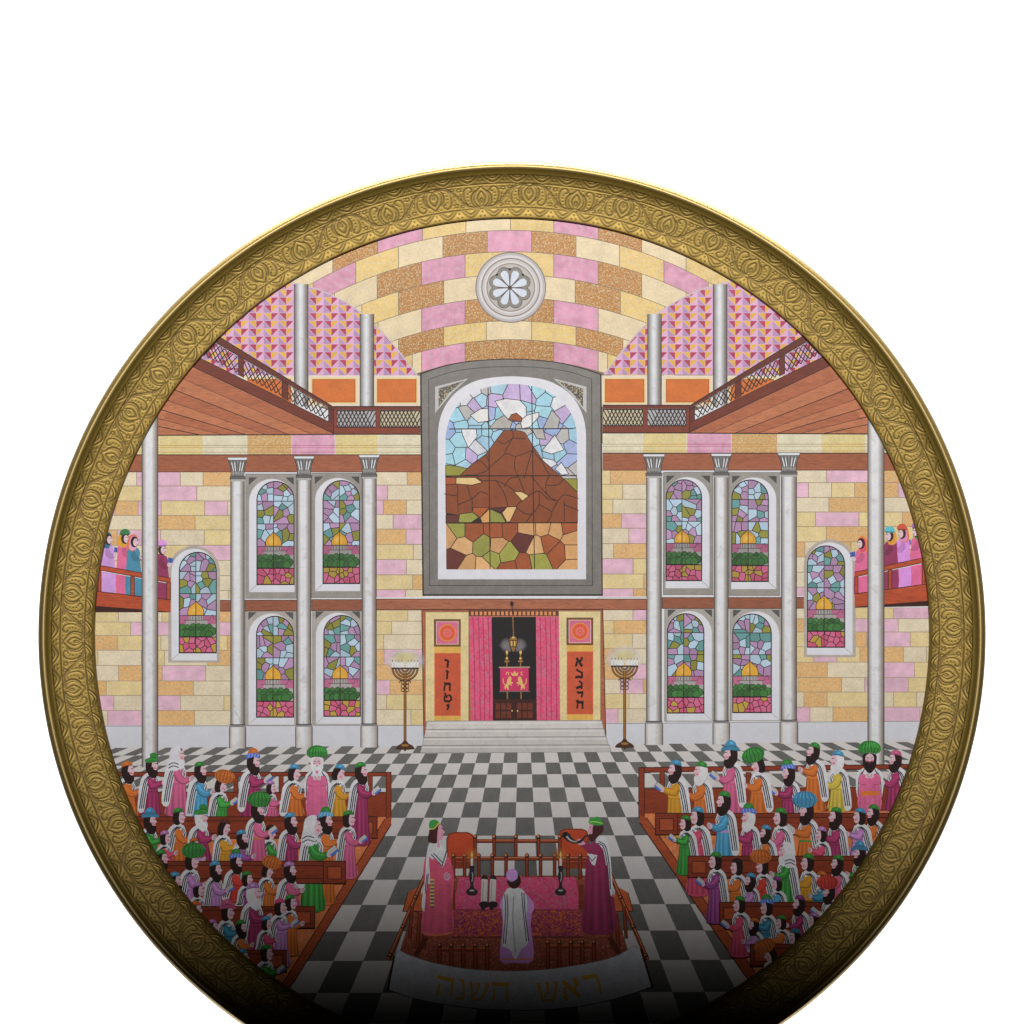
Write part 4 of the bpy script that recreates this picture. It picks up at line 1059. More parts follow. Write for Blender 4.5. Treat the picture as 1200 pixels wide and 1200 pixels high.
# ------------------------------------------------------------------ benches
benches = []
BW = 142
RED, REDD, REDL = A(110, 42, 20, BW), A(56, 18, 10, BW), A(130, 58, 30, BW)
CARP = A(168, 96, 56, BW)
def enclosure(sgn):
    """floor, back rail and kerb of one block of benches"""
    a = Art()
    if sgn > 0:
        a.poly([(90, 956), (456, 956), (456, 962), (330, 1160), (260, 1210), (90, 1100)], CARP, 'carpet')
        y0 = 905
        a.poly([(120, 928), (458, 928.5), (458, 957.5), (120, 957.5)], RED, 'wood')
        a.rect(120, y0, 458, 909.5, RED, 'wood'); a.line([(120, y0), (458, y0)], 1.0, REDD); a.line([(120, 909.5), (458, 909.5)], .8, REDD)
        a.line([(120, 928.3), (458, 928.5)], 1.0, REDD)
        for x in (181, 276.5, 329.5, 434): a.rect(x - 2.5, 909.5, x + 2.5, 928, RED, 'wood'); a.line([(x - 2.5, 909.5), (x - 2.5, 928)], .8, REDD); a.line([(x + 2.5, 909.5), (x + 2.5, 928)], .8, REDD)
        a.rect(452.5, y0, 458.3, 960, RED, 'wood'); a.frame(452.5, y0, 458.3, 960, .9, REDD)
        k = [(458.5, 957), (458.5, 964), (336, 1160), (300, 1200), (296, 1190), (328, 1156), (450, 962)]
        a.poly([(451, 960), (458.5, 957), (458.5, 966), (345, 1150), (310, 1196), (300, 1190), (334, 1148)], REDL, 'wood')
        a.line([(458.5, 966), (345, 1150), (310, 1196)], 1.2, REDD); a.line([(451, 960), (334, 1148), (300, 1190)], 1.0, REDD)
    else:
        a.poly([(1110, 950), (750, 953), (750, 962), (884, 1150), (930, 1190), (1110, 1080)], CARP, 'carpet')
        a.poly([(750, 924.5), (1085, 922), (1085, 950), (750, 953.5)], RED, 'wood')
        a.poly([(749, 899.5), (1085, 895.5), (1085, 900), (749, 905)], RED, 'wood'); a.line([(749, 899.5), (1085, 895.5)], 1.0, REDD); a.line([(749, 905), (1085, 900.6)], .8, REDD)
        a.line([(750, 924.6), (1085, 922)], 1.0, REDD)
        for x in (776, 877, 981): a.rect(x - 2.7, 904.6, x + 2.7, 924.5, RED, 'wood'); a.line([(x - 2.7, 904.6), (x - 2.7, 924.5)], .8, REDD); a.line([(x + 2.7, 904.6), (x + 2.7, 924.5)], .8, REDD)
        a.rect(748.5, 899.8, 755, 958, RED, 'wood'); a.frame(748.5, 899.8, 755, 958, .9, REDD)
        a.poly([(757.5, 958), (749.5, 955), (749.5, 964), (872, 1142), (892, 1166), (902, 1158), (884, 1138)], REDL, 'wood')
        a.line([(749.5, 964), (872, 1142), (892, 1166)], 1.2, REDD); a.line([(757.5, 958), (884, 1138), (902, 1158)], 1.0, REDD)
    return a
def bench(xin, xout, yt, h, sgn):
    """one long pew seen from behind with its panelled end"""
    a = Art()
    x0, x1 = sorted((xin, xout))
    a.rect(x0, yt, x1, yt + h, RED, 'wood')
    a.rect(x0, yt, x1, yt + h * .2, mul(RED, .85), 'wood'); a.line([(x0, yt), (x1, yt)], 1.0, REDD); a.line([(x0, yt + h * .2), (x1, yt + h * .2)], .9, REDD)
    a.line([(x0, yt + h * .78), (x1, yt + h * .78)], 1.0, REDD); a.line([(x0, yt + h), (x1, yt + h)], 1.1, REDD)
    e = 26
    xa, xb = (xin - e, xin) if sgn > 0 else (xin, xin + e)
    a.rect(xa, yt, xb, yt + h, mul(RED, .95), 'wood'); a.frame(xa, yt, xb, yt + h, 1.1, REDD); a.rect(xa + 5, yt + h * .25, xb - 5, yt + h * .8, REDL, 'wood'); a.frame(xa + 5, yt + h * .25, xb - 5, yt + h * .8, .9, REDD)
    return a

# ------------------------------------------------------------------ worshippers
PW = 140
C_ = {'pink': A(190, 90, 128, 152), 'rose': A(184, 68, 98, 152), 'maroon': A(118, 36, 72, PW), 'green': A(44, 108, 44, PW), 'blue': A(56, 112, 142, PW), 'teal': A(40, 96, 116, PW),
      'orange': A(200, 108, 44, 152), 'yellow': A(200, 142, 40, 156), 'lilac': A(144, 100, 146, 150), 'red': A(160, 48, 40, PW), 'olive': A(170, 150, 60, PW), 'purple': A(110, 50, 100, PW), 'white': A(160, 158, 160, PW)}
HAIRC = A(36, 14, 11, PW); WHB = A(166, 164, 166, PW); SKIN = A(178, 150, 158, PW); SHAWL = A(154, 153, 156, PW); STR = A(30, 32, 46, PW); LINE = A(40, 24, 26, PW)
BLUEB = A(60, 84, 146, PW); PAGE = A(130, 128, 124, PW)
def person(x, y, d, hat, hc, hair, beard, robe, foot, book=0, s=1.0, shawl=True, tilt=0.0, hc2=None, trim=None, hands=True):
    """a figure in side view, head at (x, y), looking along d"""
    s = s * 1.13; a = Art(); j = random.Random(int(x * 7 + y)); rb = C_[robe]; H = (foot - y) / s
    def T(pts): return [(x + d * px * s, y + py * s) for px, py in pts]
    def Hd(pts):
        c, q = math.cos(tilt), math.sin(tilt)
        return [(x + d * (px * c - py * q) * s, y + (px * q + py * c) * s) for px, py in pts]
    w = j.uniform(.92, 1.1)
    hem = H
    sh = min(14, H * .3)
    # gown
    a.poly(T(sm([(-3, 8), (-8.5 * w, 12), (-10 * w, 24), (-10.5 * w, hem * .7 + 6), (-11 * w, hem), (9 * w, hem), (7.2 * w, hem * .7), (6.2 * w, 26), (7 * w, 15), (3, 9)], False, 3)), rb, 'wash')
    if H > 34:
        f = [(-1.0, .42), (-.72, 1.2), (-.5, .5), (-.22, 1.5), (.05, .6), (.30, 1.55), (.55, .48), (.78, 1.2), (1.0, .4)]
        qs = []
        y0_, y1_ = 27, hem
        def ex(t, q): return ((-8.8 * w * (1 - q) - 10.8 * w * q) if t < 0 else (6.0 * w * (1 - q) + 8.8 * w * q)) * abs(t)
        for (ta, ka), (tb, kb) in zip(f[:-1], f[1:]):
            if d < 0: pass
            p = T([(ex(ta, .1), y0_), (ex(tb, .1), y0_), (ex(tb, 1), y1_ - .3), (ex(ta, 1), y1_ - .3)])
            qs.append((p, [mul(rb, .35 + .65 * ka), mul(rb, .35 + .65 * kb), mul(rb, kb), mul(rb, ka)]))
        a.quads(qs, 'plain')
        a.line(T([(-6, 27.5), (6.4, 27)]), 2.2 if trim else .8, C_[trim] if trim else mul(rb, .6))
    a.line(T(sm([(-8.5 * w, 12), (-10 * w, 24), (-10.5 * w, hem * .7 + 6), (-11 * w, hem)], False, 3)), .7, mul(rb, .3)); a.line(T(sm([(9 * w, hem), (7.2 * w, hem * .7), (6.2 * w, 26)], False, 3)), .7, mul(rb, .3))
    # shawl over the back, dark stripes near its edge
    if shawl:
        L_ = min(hem - 3, 46)
        a.poly(T(sm([(-1, 6.5), (-6, 8.2), (-11 * w, 14), (-13 * w, 26), (-14.6 * w, L_), (-8.4 * w, L_ + 2), (-5.2 * w, 30), (-2.4, 18), (3.2, 13), (3.4, 8.5)], True, 3)), SHAWL, 'wash')
        for o in (-.9, 1.2, 3.0): a.line(T(sm([(1.5 - o, 10.5 - o * .1), (-4.0 - o, 15), (-7.0 * w - o, 27), (-9.6 * w - o, L_ * .97)], False, 4)), 1.2, STR)
        a.poly(T([(1.5, 9), (5, 9), (7.5, 16), (6.6, 23), (3.5, 24), (4, 16)]), SHAWL, 'wash')
        for o in (0, 2.0): a.line(T([(2.8 + o * .6, 12), (5.4 + o * .5, 18 - o), (4.8 + o * .5, 22.5 - o)]), .7, STR)
    # arm
    ay = 20 + j.uniform(-2, 3)
    a.poly(T(sm([(-2.5, 12.5), (-4.8, 18), (-2, 24.5), (5, ay + 5.5), (11.5, ay + 2), (11, ay - 2.5), (5, ay - 1.5), (2.8, 15)], True, 3)), mul(rb, .88 if j.random() < .6 else 1.18), 'wash')
    a.line(T(sm([(-3.6, 19), (-1.6, 23.8), (5, ay + 4.8), (11, ay + 1.6)], False, 3)), 1.2, mul(rb, .42)); a.line(T(sm([(-2.2, 15), (1.0, 20.5), (8, ay + .4)], False, 3)), 2.4, mul(rb, 1.5)); a.line(T([(2.6, 17.4), (5.4, ay - .6), (10.6, ay - 1.8)]), .8, mul(rb, .55))
    if hands:
        a.poly(T(sm([(10.6, ay + 1.8), (10.4, ay - 1.6), (13.8, ay - 3.6), (15.2, ay - 2.2), (14.6, ay + .6), (12.8, ay + 2.4)], True, 2)), SKIN)
        for f in (0, 1.3, 2.5): a.line(T([(12, ay + 1 - f), (14.8, ay - .2 - f)]), .4, LINE)
    if book:
        a.poly(T([(10.5, ay - 3), (16.5, ay - 7.5), (19.5, ay - 3.5), (13.5, ay + .8)]), PAGE, 'wash'); a.poly(T([(13, ay), (19, ay - 4.6), (19.8, ay - 2.6), (14, ay + 2)]), BLUEB)
        a.line(T([(10.5, ay - 3), (16.5, ay - 7.5), (19.5, ay - 3.5)]), .5, LINE)
    # head: hair, face, features, beard
    hcol = {'d': HAIRC, 'w': WHB, 'b': A(84, 36, 22, PW)}[hair]
    a.poly(Hd(sm([(0, -7.2), (-5.5, -5), (-6.6, 1), (-5, 7.5), (-.5, 8.6), (2.5, 4), (3.8, -5)], True, 3)), hcol, 'wash')
    a.poly(Hd(sm([(1.2, -5.2), (4.6, -4.4), (5.3, -1.4), (6.9, 1.0), (5.4, 2.0), (5.6, 4.2), (4.0, 6.4), (1.0, 6.0), (-.2, 1.5)], True, 3)), SKIN)
    a.ell(*Hd([(3.2, 2.6)])[0], 1.4 * s, 1.1 * s, A(190, 110, 126, PW), n=8)
    a.line(Hd([(3.0, -1.9), (5.2, -1.7)]), .75, LINE); a.line(Hd([(4.3, 3.7), (5.7, 3.4)]), .7, A(140, 50, 60, PW))
    if beard:
        a.poly(Hd(sm([(-.6, 1.5), (-4.6, 2), (-4.4, 8), (-1, 12.4), (3.2, 13.2), (6, 9.5), (6, 5), (4.2, 4.7), (2.2, 4.2), (1.2, 1.6)], True, 3)), hcol, 'wash')
        if hair == 'w': a.line(Hd([(0, 4), (1, 11)]), .6, A(140, 138, 140, PW)); a.line(Hd([(3, 6), (3, 12)]), .6, A(140, 138, 140, PW))
    # head wear
    k = mul(C_[hc], .72) if isinstance(hc, str) else hc
    if hat == 'cap':
        a.poly(Hd(sm([(-6, -3.4), (-5.4, -7.4), (-1, -9.6), (3.4, -8.2), (4.2, -5.2), (-1, -5)], True, 3)), k, 'wash'); a.line(Hd([(-5.9, -3.6), (-1, -5), (4.2, -5.2)]), .8, mul(k, .4)); a.ell(*Hd([(-1.4, -7.2)])[0], 1.8 * s, 1.1 * s, mul(k, 1.7), n=8)
    elif hat == 'puff':
        a.poly(Hd(sm([(-6, -3), (-6.6, -6.6), (-2, -8.2), (-2, -12), (3, -13.4), (5.6, -10.6), (5.4, -4)], True, 3)), k, 'wash'); a.line(Hd(sm([(-6, -3.6), (0, -7), (5.4, -5.4)], False, 3)), 1.0, mul(k, 1.7)); a.line(Hd([(-2, -8), (4, -8.4)]), .8, mul(k, .45))
    elif hat == 'brim':
        a.poly(Hd(sm([(-5, -6), (-4.6, -11), (0, -13.6), (4.2, -11), (4.6, -6)], True, 3)), k, 'wash'); a.poly(Hd(sm([(-8, -3.4), (-7, -7), (0, -8.2), (7, -7), (8.4, -3.6), (0, -4)], True, 3)), mul(k, .86), 'wash'); a.line(Hd([(-6.6, -7), (0, -8.1), (6.6, -7)]), .8, mul(k, .4)); a.ell(*Hd([(-1, -10.6)])[0], 1.8 * s, 1.4 * s, mul(k, 1.6), n=8)
    elif hat == 'band':
        a.poly(Hd(sm([(-5, -6.4), (-4.4, -12), (0, -14), (4, -12), (4.6, -6.4)], True, 3)), k, 'wash'); a.ell(*Hd([(.4, -11)])[0], 2 * s, 1.5 * s, mul(k, 1.5), n=8)
        a.poly(Hd(sm([(-7, -3.2), (-6.6, -7.6), (0, -9), (6, -7.8), (6.4, -4), (0, -5)], True, 3)), C_[hc2] if hc2 else BLUEB, 'wash')
        for t in (-4.5, -1.5, 1.5, 4.5): a.line(Hd([(t - .5, -5), (t + .8, -8)]), .6, A(150, 150, 170, PW))
    elif hat == 'turban':
        cx, cy = 1.6, -10.2; o = [(cx + 11.2 * math.cos(t), cy + 7.6 * math.sin(t)) for t in np.linspace(0, 6.283, 25)[:-1]]
        a.poly(Hd(o), k, 'wash')
        for t in (-.8, -.45, -.1, .25, .6, .9):
            a.line(Hd(sm([(cx + 11 * t * .55, cy - 7.4 * math.sqrt(max(0, 1 - (t * .55) ** 2))), (cx + 11.3 * t, cy - 1), (cx + 9 * t, cy + 7 * math.sqrt(max(0, 1 - (t * .8) ** 2)))], False, 3)), .8, mul(k, .42))
            a.line(Hd(sm([(cx + 11 * t * .55 + 1.8, cy - 5.6), (cx + 10.2 * t + 1.8, cy - 1)], False, 3)), 1.1, mul(k, 1.7))
    elif hat == 'hood':
        a.poly(Hd(sm([(2.6, -7.5), (-1, -9.6), (-6.8, -6.5), (-8.6, 2), (-10, 13), (-1, 15), (1.4, 8), (.2, 0)], True, 3)), SHAWL, 'wash')
        for o in (0, 3): a.line(Hd(sm([(-9.4, 9.5 + o), (-5, 7.2 + o), (.4, 8.8 + o)], False, 3)), 1.1, STR)
        a.line(Hd([(2.2, -6.8), (3.8, -4.6)]), 1.6, A(50, 56, 96, PW))
    return a
def front(x, y, hc, hair, robe, foot, s=1.0, belt=None):
    """a figure facing the viewer with hands at the breast"""
    a = Art(); rb = C_[robe]; H = (foot - y) / s
    def T(pts): return [(x + px * s, y + py * s) for px, py in pts]
    a.poly(T(sm([(-4, 10), (-13, 16), (-15, 30), (-13, 44), (-11, 52), (11, 52), (13, 44), (15, 30), (13, 16), (4, 10)], True, 3)), SHAWL, 'wash')
    for q in (-1, 1):
        for o in (0, 2.2): a.line(T(sm([(q * (6 - o * .3), 14 - o), (q * (11.6 - o), 22), (q * (12.6 - o), 46)], False, 3)), 1.0, STR)
    a.poly(T(sm([(-8, 17), (-11, 28), (-11.5, H), (11.5, H), (11, 28), (8, 17), (0, 20)], False, 3)), rb, 'wash')
    f = [(-1.0, .66), (-.75, 1.15), (-.5, .78), (-.25, 1.2), (0, .9), (.25, 1.3), (.5, .76), (.75, 1.15), (1.0, .62)]
    a.quads([(T([(ta * 10.6, 30), (tb * 10.6, 30), (tb * 11.3, H - .4), (ta * 11.3, H - .4)]), [mul(rb, .5 + .5 * ka), mul(rb, .5 + .5 * kb), mul(rb, kb), mul(rb, ka)]) for (ta, ka), (tb, kb) in zip(f[:-1], f[1:])], 'wash')
    for q in (-1, 1):
        a.poly(T(sm([(q * 10.6, 19), (q * 11.6, 28), (q * 4, 29), (q * .6, 22), (q * 2.4, 19.6), (q * 6, 23)], True, 3)), mul(rb, 1.15), 'wash'); a.line(T([(q * 11, 28.4), (q * 4, 29.2)]), .8, mul(rb, .5))
        a.ell(*T([(q * 2.3, 19.6)])[0], 2.5 * s, 2.8 * s, SKIN, n=10); a.line(T([(q * 1.2, 21), (q * 2.6, 17.4)]), .4, LINE)
    if belt: a.poly(T([(-9.5, 36), (9.5, 36), (9.8, 41), (-9.8, 41)]), C_[belt], 'wash')
    hcol = WHB if hair == 'w' else HAIRC
    a.poly(T(sm([(-6.5, -4), (-7.5, 4), (-6, 11), (0, 17), (6, 11), (7.5, 4), (6.5, -4)], True, 3)), hcol, 'wash'); a.poly(T([(-3, 9.5), (3, 9.5), (0, 16)]), rb) if hair == 'w' else None
    a.ell(*T([(0, 1)])[0], 4.8 * s, 5.6 * s, SKIN, n=14)
    for q in (-1, 1): a.ell(*T([(q * 2.9, 2.8)])[0], 1.5 * s, 1.3 * s, A(186, 100, 118, PW), n=8); a.line(T([(q * 1.1, .1), (q * 3.4, -.1)]), .8, LINE)
    a.line(T([(0, 0), (.2, 2.8)]), .5, A(130, 80, 90, PW)); a.poly(T(sm([(-4.6, 4.4), (0, 3.9), (4.6, 4.4), (3.4, 10), (0, 11.4), (-3.4, 10)], True, 3)), hcol, 'wash'); a.ell(*T([(0, 5.3)])[0], 1.2 * s, .7 * s, A(120, 40, 50, PW), n=7)
    k = mul(C_[hc], .8); o = [(12.4 * math.cos(t), -10 + 8.8 * math.sin(t)) for t in np.linspace(math.pi * .86, math.pi * 2.14, 20)] + [(7, -4.2), (0, -6), (-7, -4.2)]
    a.poly(T(o), k, 'wash')
    for t in (-.85, -.5, -.17, .17, .5, .85): a.line(T(sm([(6 * t, -18.2), (11 * t, -11), (8.6 * t, -5)], False, 3)), .9, mul(k, .45)); a.line(T(sm([(5 * t + 1.2, -16.5), (9.6 * t + 1.4, -11)], False, 3)), 1.2, mul(k, 1.8))
    return a

def tell(hat, hc, hair, beard, robe):
    h = hc if isinstance(hc, str) else 'dark'
    h = {'hood': 'white striped hood', 'turban': h + ' turban', 'brim': h + ' brimmed hat', 'band': h + ' banded cap', 'puff': h + ' puffed cap', 'cap': h + ' cap'}[hat]
    return f"{'white-bearded' if hair == 'w' else 'dark-bearded' if beard else 'beardless'} figure in {h} and {robe} robe"
def add_people(rows, d):
    for r in rows:
        kw = r[8] if len(r) > 8 else {}
        x, y, hat, hc, hair, beard, robe, foot = r[:8]
        people.append((person(x, y, d, hat, hc, hair, beard, robe, foot, **kw), 'painted_worshipper', tell(hat, hc, hair, beard, robe)))

encl = [enclosure(1), enclosure(-1)]
# back rows, standing against the rail
add_people([(150, 903, 'cap', 'orange', 'd', 1, 'orange', 958, dict(s=1.05)), (178, 897, 'puff', 'green', 'd', 1, 'maroon', 955, {}), (209, 885, 'hood', 'white', 'w', 1, 'pink', 955, dict(s=1.08)),
            (235, 903, 'cap', 'green', 'd', 1, 'blue', 970, {}), (259, 920, 'turban', 'orange', 'd', 0, 'green', 985, dict(book=1, tilt=.25, s=.95)), (297, 893, 'band', 'orange', 'd', 1, 'maroon', 957, dict(book=1, s=1.05)),
            (318, 923, 'cap', 'lilac', 'd', 0, 'pink', 957, dict(s=.8)), (345, 906, 'cap', 'blue', 'd', 0, 'orange', 957, dict(book=1, tilt=.2))], 1)
people.append((person(397, 906, 1, 'cap', 'blue', 'd', 0, 'yellow', 957, book=1, tilt=.4), 'painted_worshipper'))
people.append((front(371.5, 892, 'green', 'w', 'pink', 957), 'painted_worshipper'))
benches.append(bench(442, 120, 957, 25, 1))
add_people([(423.5, 904, 'cap', 'green', 'd', 1, 'maroon', 989, dict(book=1, s=1.05))], 1)
add_people([(1049, 890, 'cap', 'pink', 'd', 1, 'maroon', 950, dict(s=1.05)), (981, 891, 'cap', 'blue', 'w', 1, 'olive', 950, dict(s=1.1)), (953, 881, 'cap', 'green', 'd', 1, 'orange', 950, dict(tilt=-.15, s=1.05)),
            (924, 906, 'band', 'green', 'd', 1, 'maroon', 968, dict(book=1, tilt=.15, s=1.05)), (888, 896, 'turban', 'green', 'd', 0, 'orange', 952, dict(tilt=.3, s=1.08)), (856, 884, 'brim', 'blue', 'd', 1, 'pink', 953, dict(book=1, s=1.12)),
            (821, 904, 'cap', 'green', 'w', 1, 'orange', 975, dict(book=1, s=1.12)), (791, 902, 'cap', 'blue', 'd', 1, 'yellow', 982, dict(book=1, s=1.1))], -1)
people.append((front(1019, 888, 'green', 'd', 'pink', 950, 1.08, belt='orange'), 'painted_worshipper'))
benches.append(bench(768, 1080, 953, 25, -1))
# second rows
add_people([(176, 962, 'brim', 'blue', 'd', 1, 'green', 1005, dict(book=1, s=1.05)), (210, 957, 'cap', 'green', 'd', 0, 'orange', 1010, {}), (236, 958, 'puff', 'green', 'w', 1, 'maroon', 1010, dict(s=1.05)), 
            (263, 970, 'cap', A(70, 30, 24, PW), 'd', 0, 'yellow', 1042, dict(tilt=.3)), (317, 976, 'cap', A(46, 24, 18, PW), 'd', 0, 'green', 1010, dict(tilt=.3, s=.9)), (302, 949, 'turban', 'green', 'd', 1, 'pink', 1010, dict(book=1, s=1.08, trim='orange')),
            (341, 963, 'cap', 'blue', 'd', 1, 'maroon', 1035, dict(s=1.05)), (382, 962, 'band', 'green', 'd', 1, 'orange', 1058, dict(s=1.08, hc2='blue')), (409, 960, 'cap', 'green', 'd', 0, 'pink', 1028, dict(book=1))], 1)
people.append((person(368, 969, 1, 'hood', 'white', 'd', 0, 'green', 1066, book=1, s=1.3, trim='red'), 'painted_worshipper'))
add_people([(194, 982, 'cap', 'lilac', 'd', 0, 'rose', 1012, dict(s=.85)), (284, 982, 'cap', 'blue', 'd', 1, 'purple', 1012, dict(s=.92)), (228, 990, 'cap', 'orange', 'd', 0, 'lilac', 1012, dict(s=.8))], 1)
benches.append(bench(405, 140, 1009, 26, 1))
add_people([(1023, 953, 'cap', 'green', 'd', 1, 'orange', 990, {}), (1007, 957, 'cap', 'blue', 'd', 0, 'lilac', 1002, {}), (979, 957, 'cap', 'green', 'd', 1, 'maroon', 1026, dict(book=1, s=1.08)), (945, 950, 'turban', 'blue', 'd', 1, 'orange', 1004, dict(book=1, s=1.15, trim='green')),
            (914, 958, 'cap', 'green', 'd', 0, 'pink', 1040, dict(s=1.1)), (877, 958, 'band', 'green', 'w', 1, 'maroon', 1030, dict(book=1, s=1.1)), (848, 939, 'cap', 'green', 'd', 1, 'blue', 1006, dict(s=1.15, trim='lilac')), (817, 957, 'cap', 'blue', 'd', 0, 'rose', 1048, dict(s=1.12)),
            (803, 965, 'cap', 'green', 'd', 0, 'green', 1024, dict(book=1, s=.92))], -1)
add_people([(897, 976, 'cap', 'blue', 'd', 1, 'orange', 1008, dict(s=.9)), (962, 978, 'cap', 'lilac', 'd', 0, 'rose', 1008, dict(s=.9)), (1037, 976, 'cap', 'teal', 'd', 0, 'pink', 1006, dict(s=.9))], -1)
benches.append(bench(806, 1060, 1003, 25, -1))
# third rows
add_people([(190, 1006, 'cap', 'green', 'd', 1, 'green', 1050, {}), (225, 1009, 'turban', 'green', 'd', 0, 'lilac', 1062, dict(s=1.1)), (277, 1010, 'band', 'green', 'd', 1, 'red', 1056, {}), (253, 1019, 'cap', 'blue', 'd', 1, 'lilac', 1082, dict(book=1)),
            (314, 1020, 'turban', 'orange', 'd', 0, 'orange', 1088, dict(tilt=.3, s=.92)), (340, 1020, 'cap', 'lilac', 'd', 1, 'pink', 1063, dict(s=1.02))], 1)
add_people([(206, 1032, 'cap', 'blue', 'd', 1, 'pink', 1075, {}), (233, 1043, 'cap', 'lilac', 'd', 0, 'rose', 1080, dict(s=.9)), (290, 1030, 'cap', 'green', 'd', 0, 'purple', 1064, dict(s=.9, book=1))], 1)
benches.append(bench(369, 190, 1062, 25, 1))
add_people([(1007, 1000, 'brim', 'blue', 'd', 1, 'green', 1040, {}), (981, 1012, 'cap', 'green', 'd', 1, 'pink', 1052, {}), (946, 1011, 'cap', 'green', 'd', 0, 'yellow', 1054, dict(s=1.05)), (920, 998, 'hood', 'white', 'w', 1, 'green', 1056, dict(s=1.1)),
            (893, 1015, 'turban', 'orange', 'd', 0, 'red', 1066, dict(book=1)), (863, 1016, 'cap', A(34, 22, 24, PW), 'd', 0, 'orange', 1085, {}), (838, 1009, 'cap', 'green', 'd', 0, 'purple', 1080, dict(book=1, s=1.05))], -1)
add_people([(879, 1032, 'cap', 'blue', 'd', 1, 'lilac', 1064, dict(s=.9)), (962, 1030, 'cap', 'orange', 'd', 0, 'teal', 1060, dict(s=.9)), (910, 1036, 'cap', 'purple', 'd', 0, 'blue', 1066, dict(s=.85))], -1)
benches.append(bench(843, 1010, 1057, 25, -1))
# fourth rows
add_people([(230, 1066, 'cap', 'orange', 'd', 0, 'orange', 1110, {}), (267, 1069, 'brim', 'pink', 'd', 0, 'teal', 1122, dict(book=1, s=1.05)), (298, 1047, 'cap', 'lilac', 'w', 1, 'maroon', 1114, dict(s=1.25)), (341, 1058, 'cap', 'green', 'd', 0, 'orange', 1118, dict(s=.95)), (329, 1063, 'cap', 'rose', 'd', 0, 'lilac', 1132, dict(book=1))], 1)
add_people([(250, 1086, 'cap', 'lilac', 'd', 0, 'pink', 1118, dict(s=.85)), (283, 1087, 'cap', 'green', 'd', 1, 'orange', 1116, dict(s=.9)), (313, 1082, 'cap', 'blue', 'd', 0, 'rose', 1118, dict(s=.85))], 1)
benches.append(bench(336, 220, 1113, 25, 1))
add_people([(971, 1045, 'turban', 'red', 'd', 1, 'white', 1085, dict(book=1)), (936, 1059, 'cap', 'purple', 'd', 1, 'maroon', 1100, {}), (898, 1063, 'band', 'green', 'd', 0, 'teal', 1122, {}), (866, 1060, 'cap', 'green', 'd', 0, 'rose', 1120, dict(book=1))], -1)
add_people([(915, 1081, 'cap', 'green', 'd', 0, 'orange', 1110, dict(s=.85)), (953, 1078, 'cap', 'lilac', 'd', 0, 'teal', 1100, dict(s=.85)), (883, 1084, 'cap', 'orange', 'd', 1, 'lilac', 1112, dict(s=.85))], -1)
benches.append(bench(879, 960, 1106, 25, -1))
add_people([(313, 1117, 'cap', 'green', 'd', 0, 'green', 1160, dict(book=1)), (285, 1122, 'cap', 'blue', 'd', 0, 'teal', 1160, {})], 1)
add_people([(931, 1098, 'cap', 'teal', 'd', 0, 'maroon', 1130, {}), (902, 1118, 'turban', 'orange', 'd', 0, 'teal', 1150, dict(tilt=.4))], -1)

# ------------------------------------------------------------------ the reading platform in the foreground
W = 116
bim = Art()
BR, BRD, BRL = A(92, 36, 16, W), A(44, 16, 12, W), A(124, 72, 46, W)
bim.poly([(512, 1026), (700, 1026), (722, 1060), (745, 1160), (455, 1160), (485, 1060)], A(92, 42, 30, W), 'carpet')
chairs = []
for x0, x1, y0, y1 in ((523, 556, 975, 1012), (654, 690, 971, 1012)):
    c = Art()
    c.poly([(x0, y1), (x0, y0 + 8), (x0 + 2.4, y0 + 2.4), (x0 + 8, y0), (x1 - 8, y0), (x1 - 2.4, y0 + 2.4), (x1, y0 + 8), (x1, y1)], A(84, 34, 18, W)); c.poly([(x0 + 1.6, y1 - 2), (x0 + 1.6, y0 + 8.6), (x0 + 3.6, y0 + 3.8), (x0 + 8.6, y0 + 1.6), (x1 - 8.6, y0 + 1.6), (x1 - 3.6, y0 + 3.8), (x1 - 1.6, y0 + 8.6), (x1 - 1.6, y1 - 2)], A(134, 48, 24, 132), 'wash')
    c.rect(x0, y1, x1, y1 + 6, BR, 'wood'); chairs.append(c)
rail = Art()
def post(x, y0, y1, w=3.4):
    rail.rect(x - w / 2, y0, x + w / 2, y1, BR, 'wood'); rail.line([(x - w / 2, y0), (x - w / 2, y1)], .9, BRD); rail.line([(x + w / 2, y0), (x + w / 2, y1)], .9, BRD)
    rail.ell(x, y0 - 1.5, 2.6, 2.8, BRD, n=12); rail.ell(x - .4, y0 - 2, 1.5, 1.6, BRL, n=8)
def bar(x0, x1, y, h=4): rail.rect(x0, y, x1, y + h, BR, 'wood'); rail.line([(x0, y + .8), (x1, y + .8)], 1.1, BRL); rail.line([(x0, y), (x1, y)], .7, BRD); rail.line([(x0, y + h), (x1, y + h)], .9, BRD)
bar(555, 658, 983.5)
for x in (557, 579, 604.5, 631, 656): post(x, 982, 1006)
bar(530, 690, 1004)
for x in (531.5, 544.5, 561, 577, 593, 617.5, 633.5, 650, 665.5, 680): post(x, 1004, 1030)
tbl = Art()
tbl.poly([(538, 1028), (674, 1028), (682, 1066), (530, 1066)], A(160, 46, 82, 132), 'damask')
tbl.poly([(530, 1066), (682, 1066), (683, 1098), (529, 1098)], A(96, 28, 60, 122), 'tapestry')
tbl.line([(530, 1066), (682, 1066)], .8, A(84, 26, 50, W)); tbl.line([(529, 1098), (683, 1098)], 1.0, BRD)
for x in (530.5, 681): tbl.rect(x - 3, 1036, x + 3, 1066, mul(BR, .8), 'wood')
scroll = Art()
